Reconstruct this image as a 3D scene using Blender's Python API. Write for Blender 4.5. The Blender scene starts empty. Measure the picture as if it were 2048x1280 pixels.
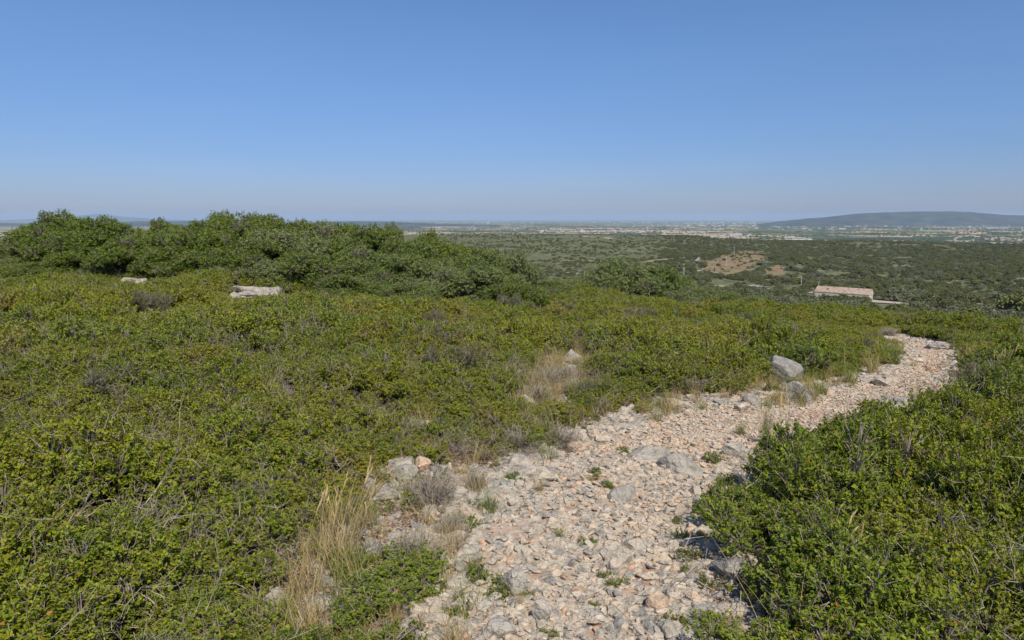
import bpy, math, random
import numpy as np
from mathutils import Vector, Matrix

# ------------------------------------------------------------------ camera
SC = bpy.context.scene
COL = SC.collection
FPX = 1359.0                       # focal length in photo pixels (photo 2048 x 1280)
PITCH = math.atan((640 - 437) / FPX)
CAM_H = 1.7
cd = bpy.data.cameras.new("camera")
cam = bpy.data.objects.new("camera", cd)
COL.objects.link(cam)
cd.sensor_width = 36.0
cd.lens = FPX / 2048 * 36.0
cd.clip_start = 0.05
cd.clip_end = 150000
cam.location = (0, 0, CAM_H)
cam.rotation_euler = (math.radians(90) - PITCH, 0, 0)
SC.camera = cam

# ------------------------------------------------------------------ world, sun, exposure
SKY_T = [(.42, .48, .78, 1), (.44, .54, .80, 1), (.57, .70, .90, 1), (.68, .86, 1.04, 1)]
SUN_EL, SUN_AZ = 52.0, 160.0        # azimuth clockwise from the view direction (+Y)
w = bpy.data.worlds.new("World")
SC.world = w
w.use_nodes = True
nt = w.node_tree
bg = nt.nodes["Background"]
sky = nt.nodes.new("ShaderNodeTexSky")
sky.sky_type = 'NISHITA'
sky.sun_disc = False
sky.sun_elevation = math.radians(SUN_EL)
sky.sun_rotation = math.radians(SUN_AZ)
sky.altitude = 200
sky.air_density = 1.0
sky.dust_density = 0.6
sky.ozone_density = 2.2
hs = nt.nodes.new("ShaderNodeHueSaturation")
hs.inputs['Saturation'].default_value = 1.05
nt.links.new(sky.outputs[0], hs.inputs['Color'])
tcw = nt.nodes.new("ShaderNodeTexCoord"); sxyz = nt.nodes.new("ShaderNodeSeparateXYZ")
nt.links.new(tcw.outputs['Generated'], sxyz.inputs[0])
rw = nt.nodes.new("ShaderNodeValToRGB")                 # clear Mediterranean air: bluer and dimmer towards the horizon
nt.links.new(sxyz.outputs['Z'], rw.inputs[0])
el_ = rw.color_ramp.elements
el_[0].position = 0.0; el_[0].color = SKY_T[0]
el_[1].position = 0.5; el_[1].color = SKY_T[3]
k_ = el_.new(0.08); k_.color = SKY_T[1]
k_ = el_.new(0.22); k_.color = SKY_T[2]
mw = nt.nodes.new("ShaderNodeMix"); mw.data_type = 'RGBA'; mw.blend_type = 'MULTIPLY'; mw.inputs[0].default_value = 1.0
nt.links.new(hs.outputs[0], mw.inputs[6]); nt.links.new(rw.outputs[0], mw.inputs[7])
mpw = nt.nodes.new("ShaderNodeMapping"); mpw.inputs['Scale'].default_value = (2.0, 2.0, 16.0); nt.links.new(tcw.outputs['Generated'], mpw.inputs[0])
nw = nt.nodes.new("ShaderNodeTexNoise"); nw.inputs['Scale'].default_value = 2.2; nw.inputs['Detail'].default_value = 5; nt.links.new(mpw.outputs[0], nw.inputs['Vector'])
cw = nt.nodes.new("ShaderNodeValToRGB"); nt.links.new(nw.outputs[0], cw.inputs[0])
cw.color_ramp.elements[0].position = .45; cw.color_ramp.elements[0].color = (.995, .995, .995, 1)
cw.color_ramp.elements[1].position = .78; cw.color_ramp.elements[1].color = (1.05, 1.02, 1.01, 1)
mw2 = nt.nodes.new("ShaderNodeMix"); mw2.data_type = 'RGBA'; mw2.blend_type = 'MULTIPLY'; mw2.inputs[0].default_value = 1.0
nt.links.new(mw.outputs[2], mw2.inputs[6]); nt.links.new(cw.outputs[0], mw2.inputs[7])
nt.links.new(mw2.outputs[2], bg.inputs[0])
bg.inputs[1].default_value = 0.13
sd = bpy.data.lights.new("sun", 'SUN')
sd.energy = 4.9
sd.angle = math.radians(0.53)
sd.color = (1.0, 0.93, 0.81)
so = bpy.data.objects.new("sun", sd)
COL.objects.link(so)
el, az = math.radians(SUN_EL), math.radians(SUN_AZ)
sdir = Vector((math.sin(az) * math.cos(el), math.cos(az) * math.cos(el), math.sin(el)))
so.rotation_euler = sdir.to_track_quat('Z', 'Y').to_euler()
SC.view_settings.view_transform = 'Standard'
SC.view_settings.look = 'None'
SC.view_settings.gamma = 1.0
SC.view_settings.exposure = 0.0
SC.render.engine = 'CYCLES'
cy = SC.cycles
cy.max_bounces = 6
cy.diffuse_bounces = 3
cy.glossy_bounces = 2
cy.transmission_bounces = 3
cy.volume_bounces = 1
cy.transparent_max_bounces = 4
cy.use_denoising = True
cy.use_adaptive_sampling = True
cy.adaptive_threshold = 0.02

# ------------------------------------------------------------------ numeric helpers
def smooth(t):
    t = np.clip(t, 0, 1)
    return t * t * (3 - 2 * t)

_tab = np.random.RandomState(7).rand(256, 256)
def vnoise(x, y):
    x = np.asarray(x, float); y = np.asarray(y, float)
    xi = np.floor(x).astype(int); yi = np.floor(y).astype(int)
    fx = x - xi; fy = y - yi
    fx = fx * fx * (3 - 2 * fx); fy = fy * fy * (3 - 2 * fy)
    a = _tab[xi & 255, yi & 255]; b = _tab[(xi + 1) & 255, yi & 255]
    c = _tab[xi & 255, (yi + 1) & 255]; d = _tab[(xi + 1) & 255, (yi + 1) & 255]
    return ((a * (1 - fx) + b * fx) * (1 - fy) + (c * (1 - fx) + d * fx) * fy) * 2 - 1

def fbm(x, y, o=3):
    s = 0; a = 1.0; n = 0
    for i in range(o):
        s = s + a * vnoise(x * 2 ** i + 13.7 * i, y * 2 ** i + 5.1 * i); n += a; a *= 0.5
    return s / n

# radial profile of the land beyond the crest
_pr = np.array([0, 20, 32, 60, 100, 180, 280, 330, 450, 600, 1000, 1450, 1700, 2300, 3000, 200000.])
_pz = np.array([-.8, -1.2, -3.6, -9, -14.5, -24.5, -31.5, -34, -42, -43, -42, -41, -52, -98, -110, -110.])
_lr = np.linspace(math.log(1), math.log(60000), 1500)
_lz = np.interp(np.exp(_lr), _pr, _pz)
_k = np.hanning(31); _k /= _k.sum()
_lz = np.convolve(np.pad(_lz, 15, mode='edge'), _k, 'valid')

def H(x, y):
    x = np.asarray(x, float); y = np.asarray(y, float)
    r = np.hypot(x, y) + 1e-9
    azd = np.degrees(np.arctan2(x, y))
    rc = np.interp(azd, [-180, -60, -40, -8, 0, 10, 15, 25, 37, 60, 180], [30, 30, 28, 24, 21, 18, 16, 13.5, 12, 12, 25])
    s = 0.008 + 0.045 * smooth((x + 7) / 12)
    near = np.minimum(r, 60) / r
    yn = np.maximum(y * near, -6)
    zn = -s * yn
    zn = zn + 0.03 * vnoise(x / 0.7, y / 0.7) + 0.12 * vnoise(x / 5 + 3, y / 5) * smooth((r - 2) / 6)
    zf = np.interp(np.log(np.maximum(r, 1)), _lr, _lz)
    pl = smooth((r - 1500) / 900)
    zf = zf + 9 * smooth((r - 700) / 750) * smooth((20 - azd) / 7) * (1 - pl)
    zf = zf + (2.6 * fbm(x / 150, y / 150) + 1.2 * vnoise(x / 40, y / 40)) * smooth((r - 150) / 300) * (1 - pl)
    # low bare hill in the valley
    ha, hr = math.radians(18.0), 690.0
    hx, hy = hr * math.sin(ha), hr * math.cos(ha)
    zf = zf + 9 * np.exp(-(((x - hx) / 75) ** 2 + ((y - hy) / 110) ** 2))
    wgt = smooth((r - rc) / 18)
    return zn * (1 - wgt) + zf * wgt

CP, SP = math.cos(PITCH), math.sin(PITCH)
def project(x, y, z):
    dz = np.asarray(z) - CAM_H
    f = y * CP - dz * SP
    u = y * SP + dz * CP
    f = np.where(f < 0.05, 0.05, f)
    return 1024 + FPX * x / f, 640 - FPX * u / f

_ts = np.exp(np.linspace(math.log(1.0), math.log(50000), 9000))
def hit(px, py, zoff=0.0):
    """where the sight line through a photo pixel meets the land"""
    rx = (px - 1024) / FPX; up = (640 - py) / FPX
    d = np.array([rx, CP + SP * up, -SP + CP * up])
    X = d[0] * _ts; Y = d[1] * _ts; Z = CAM_H + d[2] * _ts
    g = Z - H(X, Y) - zoff
    i = int(np.argmax(g < 0))
    if g[i] >= 0: i = len(_ts) - 1
    if i == 0: i = 1
    a = g[i - 1] / (g[i - 1] - g[i] + 1e-12)
    t = _ts[i - 1] + (_ts[i] - _ts[i - 1]) * a
    return np.array([d[0] * t, d[1] * t, H(d[0] * t, d[1] * t)])

def hit_plain(px, py):
    rx = (px - 1024) / FPX; up = (640 - py) / FPX
    d = np.array([rx, CP + SP * up, -SP + CP * up]); t = (CAM_H + 110) / -d[2]
    return np.array([d[0] * t, d[1] * t, -110.0])

def inpoly(px, py, poly):
    px = np.asarray(px); py = np.asarray(py)
    c = np.zeros(px.shape, bool)
    n = len(poly)
    for i in range(n):
        x1, y1 = poly[i]; x2, y2 = poly[i - 1]
        if y1 == y2: continue
        t = ((y1 > py) != (y2 > py)) & (px < (x2 - x1) * (py - y1) / (y2 - y1) + x1)
        c ^= t
    return c

def polydist(x, y, pts):
    """distance to a world polyline"""
    best = np.full(np.shape(x), 1e9)
    for i in range(len(pts) - 1):
        ax, ay = pts[i][:2]; bx, by = pts[i + 1][:2]
        dx, dy = bx - ax, by - ay
        L = dx * dx + dy * dy + 1e-12
        t = np.clip(((x - ax) * dx + (y - ay) * dy) / L, 0, 1)
        best = np.minimum(best, np.hypot(x - ax - t * dx, y - ay - t * dy))
    return best

# ------------------------------------------------------------------ mesh helpers
def make_mesh(name, V, polys, mats, matidx=None, attrs=None, smooth_shade=False):
    """polys: list of index arrays, each (n,k)"""
    me = bpy.data.meshes.new(name)
    V = np.asarray(V, np.float32)
    me.vertices.add(len(V)); me.vertices.foreach_set("co", V.ravel())
    polys = [np.asarray(p, np.int32) for p in polys if len(p)]
    nl = sum(p.size for p in polys); npol = sum(len(p) for p in polys)
    me.loops.add(nl)
    me.loops.foreach_set("vertex_index", np.concatenate([p.ravel() for p in polys]))
    me.polygons.add(npol)
    tot = np.concatenate([np.full(len(p), p.shape[1], np.int32) for p in polys])
    st = np.concatenate([[0], np.cumsum(tot)[:-1]]).astype(np.int32)
    me.polygons.foreach_set("loop_start", st)
    if matidx is not None:
        me.polygons.foreach_set("material_index", np.asarray(matidx, np.int32))
    me.polygons.foreach_set("use_smooth", np.full(npol, smooth_shade))
    me.update(calc_edges=True)
    for m in mats: me.materials.append(m)
    for k, (dom, val) in (attrs or {}).items():
        a = me.attributes.new(k, 'FLOAT', dom)
        a.data.foreach_set("value", np.asarray(val, np.float32))
    return me

def tag(o, label=None, cat=None, group=None, kind=None):
    if label: o["label"] = label
    if cat: o["category"] = cat
    if group: o["group"] = group
    if kind: o["kind"] = kind
    return o

def obj(name, me, parent=None, loc=(0, 0, 0), rz=0.0, sc=None):
    o = bpy.data.objects.new(name, me)
    COL.objects.link(o)
    o.location = loc; o.rotation_euler = (0, 0, rz)
    if sc is not None: o.scale = (sc, sc, sc) if np.isscalar(sc) else sc
    if parent: o.parent = parent
    return o

def empty(name, loc, rz=0.0, sc=1.0):
    return obj(name, None, None, loc, rz, sc)

def unit(v):
    return v / (np.linalg.norm(v, axis=-1, keepdims=True) + 1e-12)

def prisms(P0, P1, r0, r1, n=3):
    """tapered n-sided sticks -> V, quads"""
    P0 = np.asarray(P0, float); P1 = np.asarray(P1, float)
    m = len(P0)
    d = unit(P1 - P0)
    ref = np.where(np.abs(d[:, 2:3]) > 0.9, [[1., 0, 0]], [[0, 0, 1.]])
    a = unit(np.cross(d, ref)); b = np.cross(d, a)
    ang = np.arange(n) * 2 * math.pi / n
    r0 = np.broadcast_to(np.asarray(r0, float), (m,)); r1 = np.broadcast_to(np.asarray(r1, float), (m,))
    off = a[:, None] * np.cos(ang)[None, :, None] + b[:, None] * np.sin(ang)[None, :, None]
    V = np.concatenate([P0[:, None] + off * r0[:, None, None], P1[:, None] + off * r1[:, None, None]], 1)
    base = (np.arange(m) * 2 * n)[:, None]
    Q = []
    for k in range(n):
        k2 = (k + 1) % n
        Q.append(np.stack([base[:, 0] + k, base[:, 0] + k2, base[:, 0] + n + k2, base[:, 0] + n + k], 1))
    return V.reshape(-1, 3), np.concatenate(Q)

def leaves(B, A, N, L, wid=0.28):
    """folded oval leaves. B base, A along, N normal, L length -> V (6 each), quads (2 each)"""
    A = unit(A); N = unit(N - A * np.sum(A * N, 1, keepdims=True)); S = np.cross(N, A)
    L = L[:, None]
    v0 = B; v3 = B + A * L - N * L * 0.10
    v1 = B + A * L * .30 + S * L * wid + N * L * .10
    v2 = B + A * L * .74 + S * L * wid * .9 + N * L * .06
    v4 = B + A * L * .30 - S * L * wid + N * L * .10
    v5 = B + A * L * .74 - S * L * wid * .9 + N * L * .06
    V = np.stack([v0, v1, v2, v3, v4, v5], 1).reshape(-1, 3)
    b = np.arange(len(B)) * 6
    Q = np.concatenate([np.stack([b, b + 3, b + 2, b + 1], 1), np.stack([b, b + 4, b + 5, b + 3], 1)])
    return V, Q

class Geo:
    def __init__(s): s.V = []; s.Q = []; s.M = []; s.A = []; s.n = 0
    def add(s, V, Q, mat, lv):
        s.V.append(V); s.Q.append(Q + s.n); s.n += len(V)
        s.M.append(np.full(len(Q), mat)); s.A.append(np.broadcast_to(lv, (len(Q),)))
    def mesh(s, name, mats, sm=False):
        return make_mesh(name, np.concatenate(s.V), [np.concatenate(s.Q)], mats, np.concatenate(s.M),
                         {"lv": ('FACE', np.concatenate(s.A))}, sm)

def foliage(g, rs, lobes, ntips, nleaf, L, spread, leafmat=0, twigmat=1, twig_r=0.0016, upb=0.6, wid=0.28, zmin=-0.25, fill=0.5):
    """leafy shoots over the outer skin of a set of lobes (cx,cy,cz,r)"""
    lobes = np.asarray(lobes, float)
    wts = lobes[:, 3] ** 2; wts /= wts.sum()
    li = rs.choice(len(lobes), ntips, p=wts)
    C = lobes[li, :3]; R = lobes[li, 3]
    D = unit(rs.normal(size=(ntips * 3, 3)))
    D = D[D[:, 2] > zmin][:ntips]
    while len(D) < ntips: D = np.concatenate([D, D])[:ntips]
    rad = R * (1 - fill * rs.rand(ntips) ** 1.6)
    P = C + D * rad[:, None]
    keep = P[:, 2] > 0.01
    P, C, D, R = P[keep], C[keep], D[keep], R[keep]; n = len(P)
    S = unit(D * 0.7 + np.array([0, 0, upb]) + rs.normal(size=(n, 3)) * 0.35)
    # leaves
    T = rs.rand(n, nleaf) ** 0.8
    ang = rs.rand(n, nleaf) * 6.283
    ref = np.where(np.abs(S[:, 2:3]) > .9, [[1., 0, 0]], [[0, 0, 1.]])
    a = unit(np.cross(S, ref)); b = np.cross(S, a)
    rad = a[:, None] * np.cos(ang)[..., None] + b[:, None] * np.sin(ang)[..., None]
    B = P[:, None] - S[:, None] * (T * spread)[..., None]
    Ad = unit(rad + S[:, None] * (0.75 - 0.6 * T)[..., None] + rs.normal(size=rad.shape) * .2)
    Nn = unit(S[:, None] * 1.0 - rad * .35 + rs.normal(size=rad.shape) * .35)
    Ls = L * (0.65 + 0.6 * rs.rand(n, nleaf))
    V, Q = leaves(B.reshape(-1, 3), Ad.reshape(-1, 3), Nn.reshape(-1, 3), Ls.ravel(), wid)
    shoot = rs.rand(n)[:, None] * 0.5 + rs.rand(n, nleaf) * 0.5      # shoots differ from one another
    lv = shoot.ravel()
    odd = rs.rand(len(lv)) > 0.988; lv = np.where(odd, 1.0, lv * 0.93)
    g.add(V, Q, leafmat, np.concatenate([lv, lv]))
    # twigs
    if twig_r > 0:
        mid = P + (C - P) * 0.45 + rs.normal(size=P.shape) * R[:, None] * .08
        end = P + (C - P) * 0.9 - np.array([0, 0, .35]) * R[:, None]
        V, Q = prisms(P, mid, twig_r * .6, twig_r); g.add(V, Q, twigmat, rs.rand(len(Q)))
        V, Q = prisms(mid, end, twig_r, twig_r * 1.6); g.add(V, Q, twigmat, rs.rand(len(Q)))

def dead_twigs(g, rs, n, base_r, h, r, mat=1, spreadf=1.0):
    """bare crooked forking twigs"""
    p = np.stack([rs.normal(size=n) * base_r * .45, rs.normal(size=n) * base_r * .45, np.full(n, h * .25)], 1)
    d = unit(np.stack([rs.normal(size=n) * spreadf, rs.normal(size=n) * spreadf, .35 + .6 * rs.rand(n)], 1))
    L = h * (.16 + .14 * rs.rand(n))[:, None]
    for k in range(4):
        d = unit(d + rs.normal(size=(n, 3)) * .38)
        q = p + d * L
        V, Q = prisms(p, q, r * (1.4 - .25 * k), r * (1.15 - .25 * k)); g.add(V, Q, mat, rs.rand(len(Q)))
        for _ in range(2):
            e = unit(d + rs.normal(size=(n, 3)) * .9); m = p + (q - p) * rs.rand(n)[:, None]; m2 = m + e * L * .7
            V, Q = prisms(m, m2, r * (1 - .15 * k), r * .7); g.add(V, Q, mat, rs.rand(len(Q)))
            e2 = unit(e + rs.normal(size=(n, 3)) * .7)
            V, Q = prisms(m2, m2 + e2 * L * .45, r * .7, r * .45); g.add(V, Q, mat, rs.rand(len(Q)))
        p = q

# ------------------------------------------------------------------ materials
def newmat(name):
    m = bpy.data.materials.new(name); m.use_nodes = True
    t = m.node_tree; t.nodes.clear()
    out = t.nodes.new("ShaderNodeOutputMaterial")
    return m, t, out

def N(t, typ, **kw):
    n = t.nodes.new(typ)
    for k, v in kw.items(): setattr(n, k, v)
    return n

def attr(t, name, typ='GEOMETRY'):
    a = N(t, "ShaderNodeAttribute"); a.attribute_name = name; a.attribute_type = typ
    return a

def ramp(t, stops, fac, interp='LINEAR'):
    r = N(t, "ShaderNodeValToRGB"); r.color_ramp.interpolation = interp
    e = r.color_ramp.elements
    while len(e) > 1: e.remove(e[-1])
    e[0].position = stops[0][0]; e[0].color = (*stops[0][1], 1)
    for p, c in stops[1:]:
        k = e.new(p); k.color = (*c, 1)
    t.links.new(fac, r.inputs[0]); return r

def mixc(t, a, b, fac, mode='MIX'):
    m = N(t, "ShaderNodeMix"); m.data_type = 'RGBA'; m.blend_type = mode
    for s, v in ((m.inputs[6], a), (m.inputs[7], b), (m.inputs[0], fac)):
        if isinstance(v, (tuple, list)): s.default_value = (*v, 1) if len(v) == 3 else v
        elif isinstance(v, (int, float)): s.default_value = v
        else: t.links.new(v, s)
    return m.outputs[2]

def math_(t, op, a, b=None, clamp=False):
    m = N(t, "ShaderNodeMath"); m.operation = op; m.use_clamp = clamp
    for s, v in ((m.inputs[0], a), (m.inputs[1], b)):
        if v is None: continue
        if isinstance(v, (int, float)): s.default_value = v
        else: t.links.new(v, s)
    return m.outputs[0]

def leaf_mat(name, stops, yellow, blue, transl=0.32, rough=0.6, spec=0.15):
    """colour from per-leaf value lv, tint per plant pushes to a yellower or greyer green"""
    m, t, out = newmat(name)
    lv = attr(t, "lv"); ti = attr(t, "tint", 'INSTANCER')
    c = ramp(t, stops, lv.outputs['Fac']).outputs[0]
    up = math_(t, 'MAXIMUM', ti.outputs['Fac'], 0.0); dn = math_(t, 'MAXIMUM', math_(t, 'MULTIPLY', ti.outputs['Fac'], -1.0), 0.0)
    c = mixc(t, c, yellow, math_(t, 'MULTIPLY', up, .42, True))
    br = math_(t, 'MAXIMUM', math_(t, 'SUBTRACT', ti.outputs['Fac'], 1.15), 0.0)
    c = mixc(t, c, (.25, .19, .065), math_(t, 'MULTIPLY', br, .6, True))
    c = mixc(t, c, blue, math_(t, 'MULTIPLY', dn, .6, True))
    p = N(t, "ShaderNodeBsdfPrincipled")
    t.links.new(c, p.inputs['Base Color']); p.inputs['Roughness'].default_value = rough
    p.inputs['Specular IOR Level'].default_value = spec
    tr = N(t, "ShaderNodeBsdfTranslucent")
    t.links.new(mixc(t, c, (1.0, 1.0, .45), 1.0, 'MULTIPLY'), tr.inputs[0])
    mx = N(t, "ShaderNodeMixShader"); mx.inputs[0].default_value = transl
    t.links.new(p.outputs[0], mx.inputs[1]); t.links.new(tr.outputs[0], mx.inputs[2])
    t.links.new(mx.outputs[0], out.inputs[0])
    return m

M_kermes = leaf_mat("kermes_leaf", [(0, (.075, .112, .012)), (.35, (.155, .212, .018)), (.7, (.27, .325, .030)), (.93, (.37, .36, .04)), (.97, (.45, .18, .04))],
                    (.38, .34, .02), (.13, .19, .035))
M_oak = leaf_mat("oak_leaf", [(0, (.06, .10, .014)), (.4, (.14, .20, .024)), (.8, (.25, .32, .048)), (.95, (.36, .38, .13))],
                 (.27, .34, .02), (.32, .35, .19))
M_grey = leaf_mat("grey_green_leaf", [(0, (.09, .11, .045)), (.5, (.16, .18, .08)), (.9, (.26, .27, .15))], (.26, .24, .10), (.17, .20, .12))
M_valley = leaf_mat("valley_leaf", [(0, (.06, .068, .030)), (.5, (.135, .145, .055)), (.9, (.24, .245, .105))],
                    (.29, .30, .07), (.28, .29, .20), transl=.1, rough=.7, spec=.2)
M_sprig = leaf_mat("sprig_leaf", [(0, (.10, .15, .02)), (.5, (.17, .22, .03)), (.9, (.26, .25, .05)), (.96, (.30, .11, .05))],
                   (.25, .22, .03), (.1, .2, .03))

def simple(name, stops, src='lv', rough=.8, spec=.2, tintmix=None, bump=None, transl=0):
    m, t, out = newmat(name)
    if src == 'lv': f = attr(t, "lv").outputs['Fac']
    elif src == 'tint': f = attr(t, "tint", 'INSTANCER').outputs['Fac']
    c = ramp(t, stops, f).outputs[0]
    p = N(t, "ShaderNodeBsdfPrincipled")
    t.links.new(c, p.inputs['Base Color']); p.inputs['Roughness'].default_value = rough
    p.inputs['Specular IOR Level'].default_value = spec
    if transl:
        tr = N(t, "ShaderNodeBsdfTranslucent"); t.links.new(c, tr.inputs[0])
        mx = N(t, "ShaderNodeMixShader"); mx.inputs[0].default_value = transl
        t.links.new(p.outputs[0], mx.inputs[1]); t.links.new(tr.outputs[0], mx.inputs[2]); t.links.new(mx.outputs[0], out.inputs[0])
    else:
        t.links.new(p.outputs[0], out.inputs[0])
    return m

M_twig = simple("grey_twig", [(0, (.15, .12, .09)), (.6, (.25, .205, .16)), (1, (.42, .36, .30))])
M_bark = simple("oak_bark", [(0, (.10, .085, .07)), (1, (.24, .21, .18))])
M_thyme = simple("thyme_twig", [(0, (.20, .165, .13)), (.5, (.34, .285, .225)), (.85, (.46, .39, .31)), (1, (.26, .27, .14))])
M_dry = simple("dry_grass", [(0, (.26, .20, .08)), (.5, (.42, .31, .13)), (1, (.60, .46, .24))], transl=.2)
M_grn = simple("green_grass", [(0, (.10, .16, .025)), (.5, (.20, .23, .05)), (1, (.42, .36, .15))], transl=.25)

def stone_mat(name, base_tint=True):
    """limestone: cream, orange-pink or grey by tint; mottled and pitted"""
    m, t, out = newmat(name)
    ti = attr(t, "tint", 'INSTANCER')
    tc = N(t, "ShaderNodeTexCoord"); 
    oi = N(t, "ShaderNodeObjectInfo")
    c = ramp(t, [(0, (.28, .265, .24)), (.18, (.39, .355, .305)), (.4, (.52, .445, .35)), (.6, (.56, .44, .33)), (.8, (.54, .365, .245)), (1, (.46, .25, .15))], ti.outputs['Fac']).outputs[0]
    geo = N(t, "ShaderNodeNewGeometry")
    n1 = N(t, "ShaderNodeTexNoise"); n1.inputs['Scale'].default_value = 14; n1.inputs['Detail'].default_value = 6; n1.inputs['Roughness'].default_value = .65
    t.links.new(geo.outputs['Position'], n1.inputs['Vector'])
    n2 = N(t, "ShaderNodeTexNoise"); n2.inputs['Scale'].default_value = 60; n2.inputs['Detail'].default_value = 5
    t.links.new(geo.outputs['Position'], n2.inputs['Vector'])
    f1 = ramp(t, [(.32, (.55, .54, .53)), (.48, (.92, .90, .87)), (.66, (1.22, 1.20, 1.15))], n1.outputs[0]).outputs[0]
    c = mixc(t, c, f1, 0.8, 'MULTIPLY')
    f2 = ramp(t, [(.62, (0, 0, 0)), (.72, (1, 1, 1))], n2.outputs[0])
    c = mixc(t, c, (.78, .77, .74), math_(t, 'MULTIPLY', f2.outputs[0], .35))
    vo = N(t, "ShaderNodeTexVoronoi"); vo.feature = 'DISTANCE_TO_EDGE'; vo.inputs['Scale'].default_value = 9
    wp_ = N(t, "ShaderNodeVectorMath"); wp_.operation = 'ADD'; sc_ = N(t, "ShaderNodeVectorMath"); sc_.operation = 'SCALE'; sc_.inputs['Scale'].default_value = .12
    t.links.new(n1.outputs['Color'], sc_.inputs[0]); t.links.new(geo.outputs['Position'], wp_.inputs[0]); t.links.new(sc_.outputs[0], wp_.inputs[1]); t.links.new(wp_.outputs[0], vo.inputs['Vector'])
    crk = ramp(t, [(0, (.35, .33, .31)), (.03, (1, 1, 1))], vo.outputs['Distance']).outputs[0]
    c = mixc(t, c, crk, .8, 'MULTIPLY')
    p = N(t, "ShaderNodeBsdfPrincipled"); p.inputs['Roughness'].default_value = .88; p.inputs['Specular IOR Level'].default_value = .25
    t.links.new(c, p.inputs['Base Color'])
    b = N(t, "ShaderNodeBump"); b.inputs['Strength'].default_value = 1.0; b.inputs['Distance'].default_value = .03
    add = math_(t, 'ADD', n1.outputs[0], math_(t, 'MULTIPLY', n2.outputs[0], .4))
    t.links.new(add, b.inputs['Height']); t.links.new(b.outputs[0], p.inputs['Normal'])
    t.links.new(p.outputs[0], out.inputs[0])
    return m
M_stone = stone_mat("limestone")

def flat_mat(name, col, rough=.85, nscale=None, var=.3):
    m, t, out = newmat(name)
    p = N(t, "ShaderNodeBsdfPrincipled"); p.inputs['Roughness'].default_value = rough
    p.inputs['Specular IOR Level'].default_value = .25
    if nscale:
        geo = N(t, "ShaderNodeNewGeometry"); n1 = N(t, "ShaderNodeTexNoise"); n1.inputs['Scale'].default_value = nscale; n1.inputs['Detail'].default_value = 5
        t.links.new(geo.outputs['Position'], n1.inputs['Vector'])
        c = ramp(t, [(.3, tuple(v * (1 - var) for v in col)), (.7, tuple(min(1, v * (1 + var)) for v in col))], n1.outputs[0]).outputs[0]
        t.links.new(c, p.inputs['Base Color'])
    else: p.inputs['Base Color'].default_value = (*col, 1)
    t.links.new(p.outputs[0], out.inputs[0]); return m

# ------------------------------------------------------------------ plan of the near ground (photo pixels -> world)
PATH_L = [(850, 1330), (880, 1200), (890, 1100), (930, 1020), (1000, 960), (1060, 920), (1130, 880), (1230, 845), (1310, 818), (1400, 802),
          (1500, 787), (1600, 778), (1700, 760), (1780, 735), (1808, 712), (1798, 694), (1745, 668)]
PATH_R = [(1790, 666), (1850, 680), (1925, 703), (1928, 745), (1905, 785), (1880, 830), (1760, 880), (1650, 915), (1550, 945), (1485, 985), (1452, 1050),
          (1435, 1150), (1420, 1330)]
WL = np.array([hit(*p) for p in PATH_L]); WR = np.array([hit(*p) for p in PATH_R])
# run the path on behind the camera
WL = np.concatenate([[[WL[0][0] - .5, -3, 0]], WL]); WR = np.concatenate([WR, [[WR[-1][0] - .1, -3, 0]]])
PATH_W = [(p[0], p[1]) for p in WL] + [(p[0], p[1]) for p in WR]
VERGE = [(790, 850), (870, 835), (930, 850), (900, 880), (890, 930), (1000, 935), (1040, 905), (1120, 890), (1170, 872), (1240, 830), (1300, 800), (1335, 800),
         (1200, 880), (1060, 960), (960, 1050), (920, 1330), (430, 1330), (520, 1235), (590, 1200), (610, 1090), (660, 1060), (720, 1040), (735, 990), (760, 930)]
WV = np.array([hit(*p) for p in VERGE])
CLEAR = [(1112, 766, 72, 56), (505, 604, 70, 17), (268, 577, 40, 11), (612, 608, 24, 9), (1060, 825, 40, 32), (1592, 790, 44, 26), (1320, 825, 40, 24), (1152, 735, 40, 34), (1550, 784, 56, 32), (690, 1110, 55, 70)]
CLW = [(hit(a, b), .6 * c / FPX * np.hypot(*hit(a, b)[:2])) for a, b, c, e in CLEAR]

HOLLOW = [(1735, 1190, 95, 55), (1570, 1130, 40, 50), (330, 1010, 60, 30), (500, 1160, 70, 50), (720, 850, 50, 30), (250, 850, 60, 24), (1900, 1050, 60, 30), (120, 1150, 60, 40)]
def hollow(px, py):
    m = np.zeros(np.shape(px), bool)
    for a, b, c, e in HOLLOW: m |= ((px - a) / c) ** 2 + ((py - b) / e) ** 2 < 1
    return m
def zone(x, y):
    """signed description of near ground: (on path, in stony verge, distance to path edge, in a clearing)"""
    z = H(x, y)
    px, py = project(x, y, z)
    onp = inpoly(x, y, PATH_W)
    vg = inpoly(px, py, VERGE) & (y > 1.2)
    clr = np.zeros(np.shape(x), bool)
    for cx, cy_, a, b in CLEAR:
        clr |= (((px - cx) / a) ** 2 + ((py - cy_) / b) ** 2 < 1) & (y > 1)
    d = np.minimum(polydist(x, y, WL), polydist(x, y, WR))
    return onp, vg, d, clr, px, py

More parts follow.
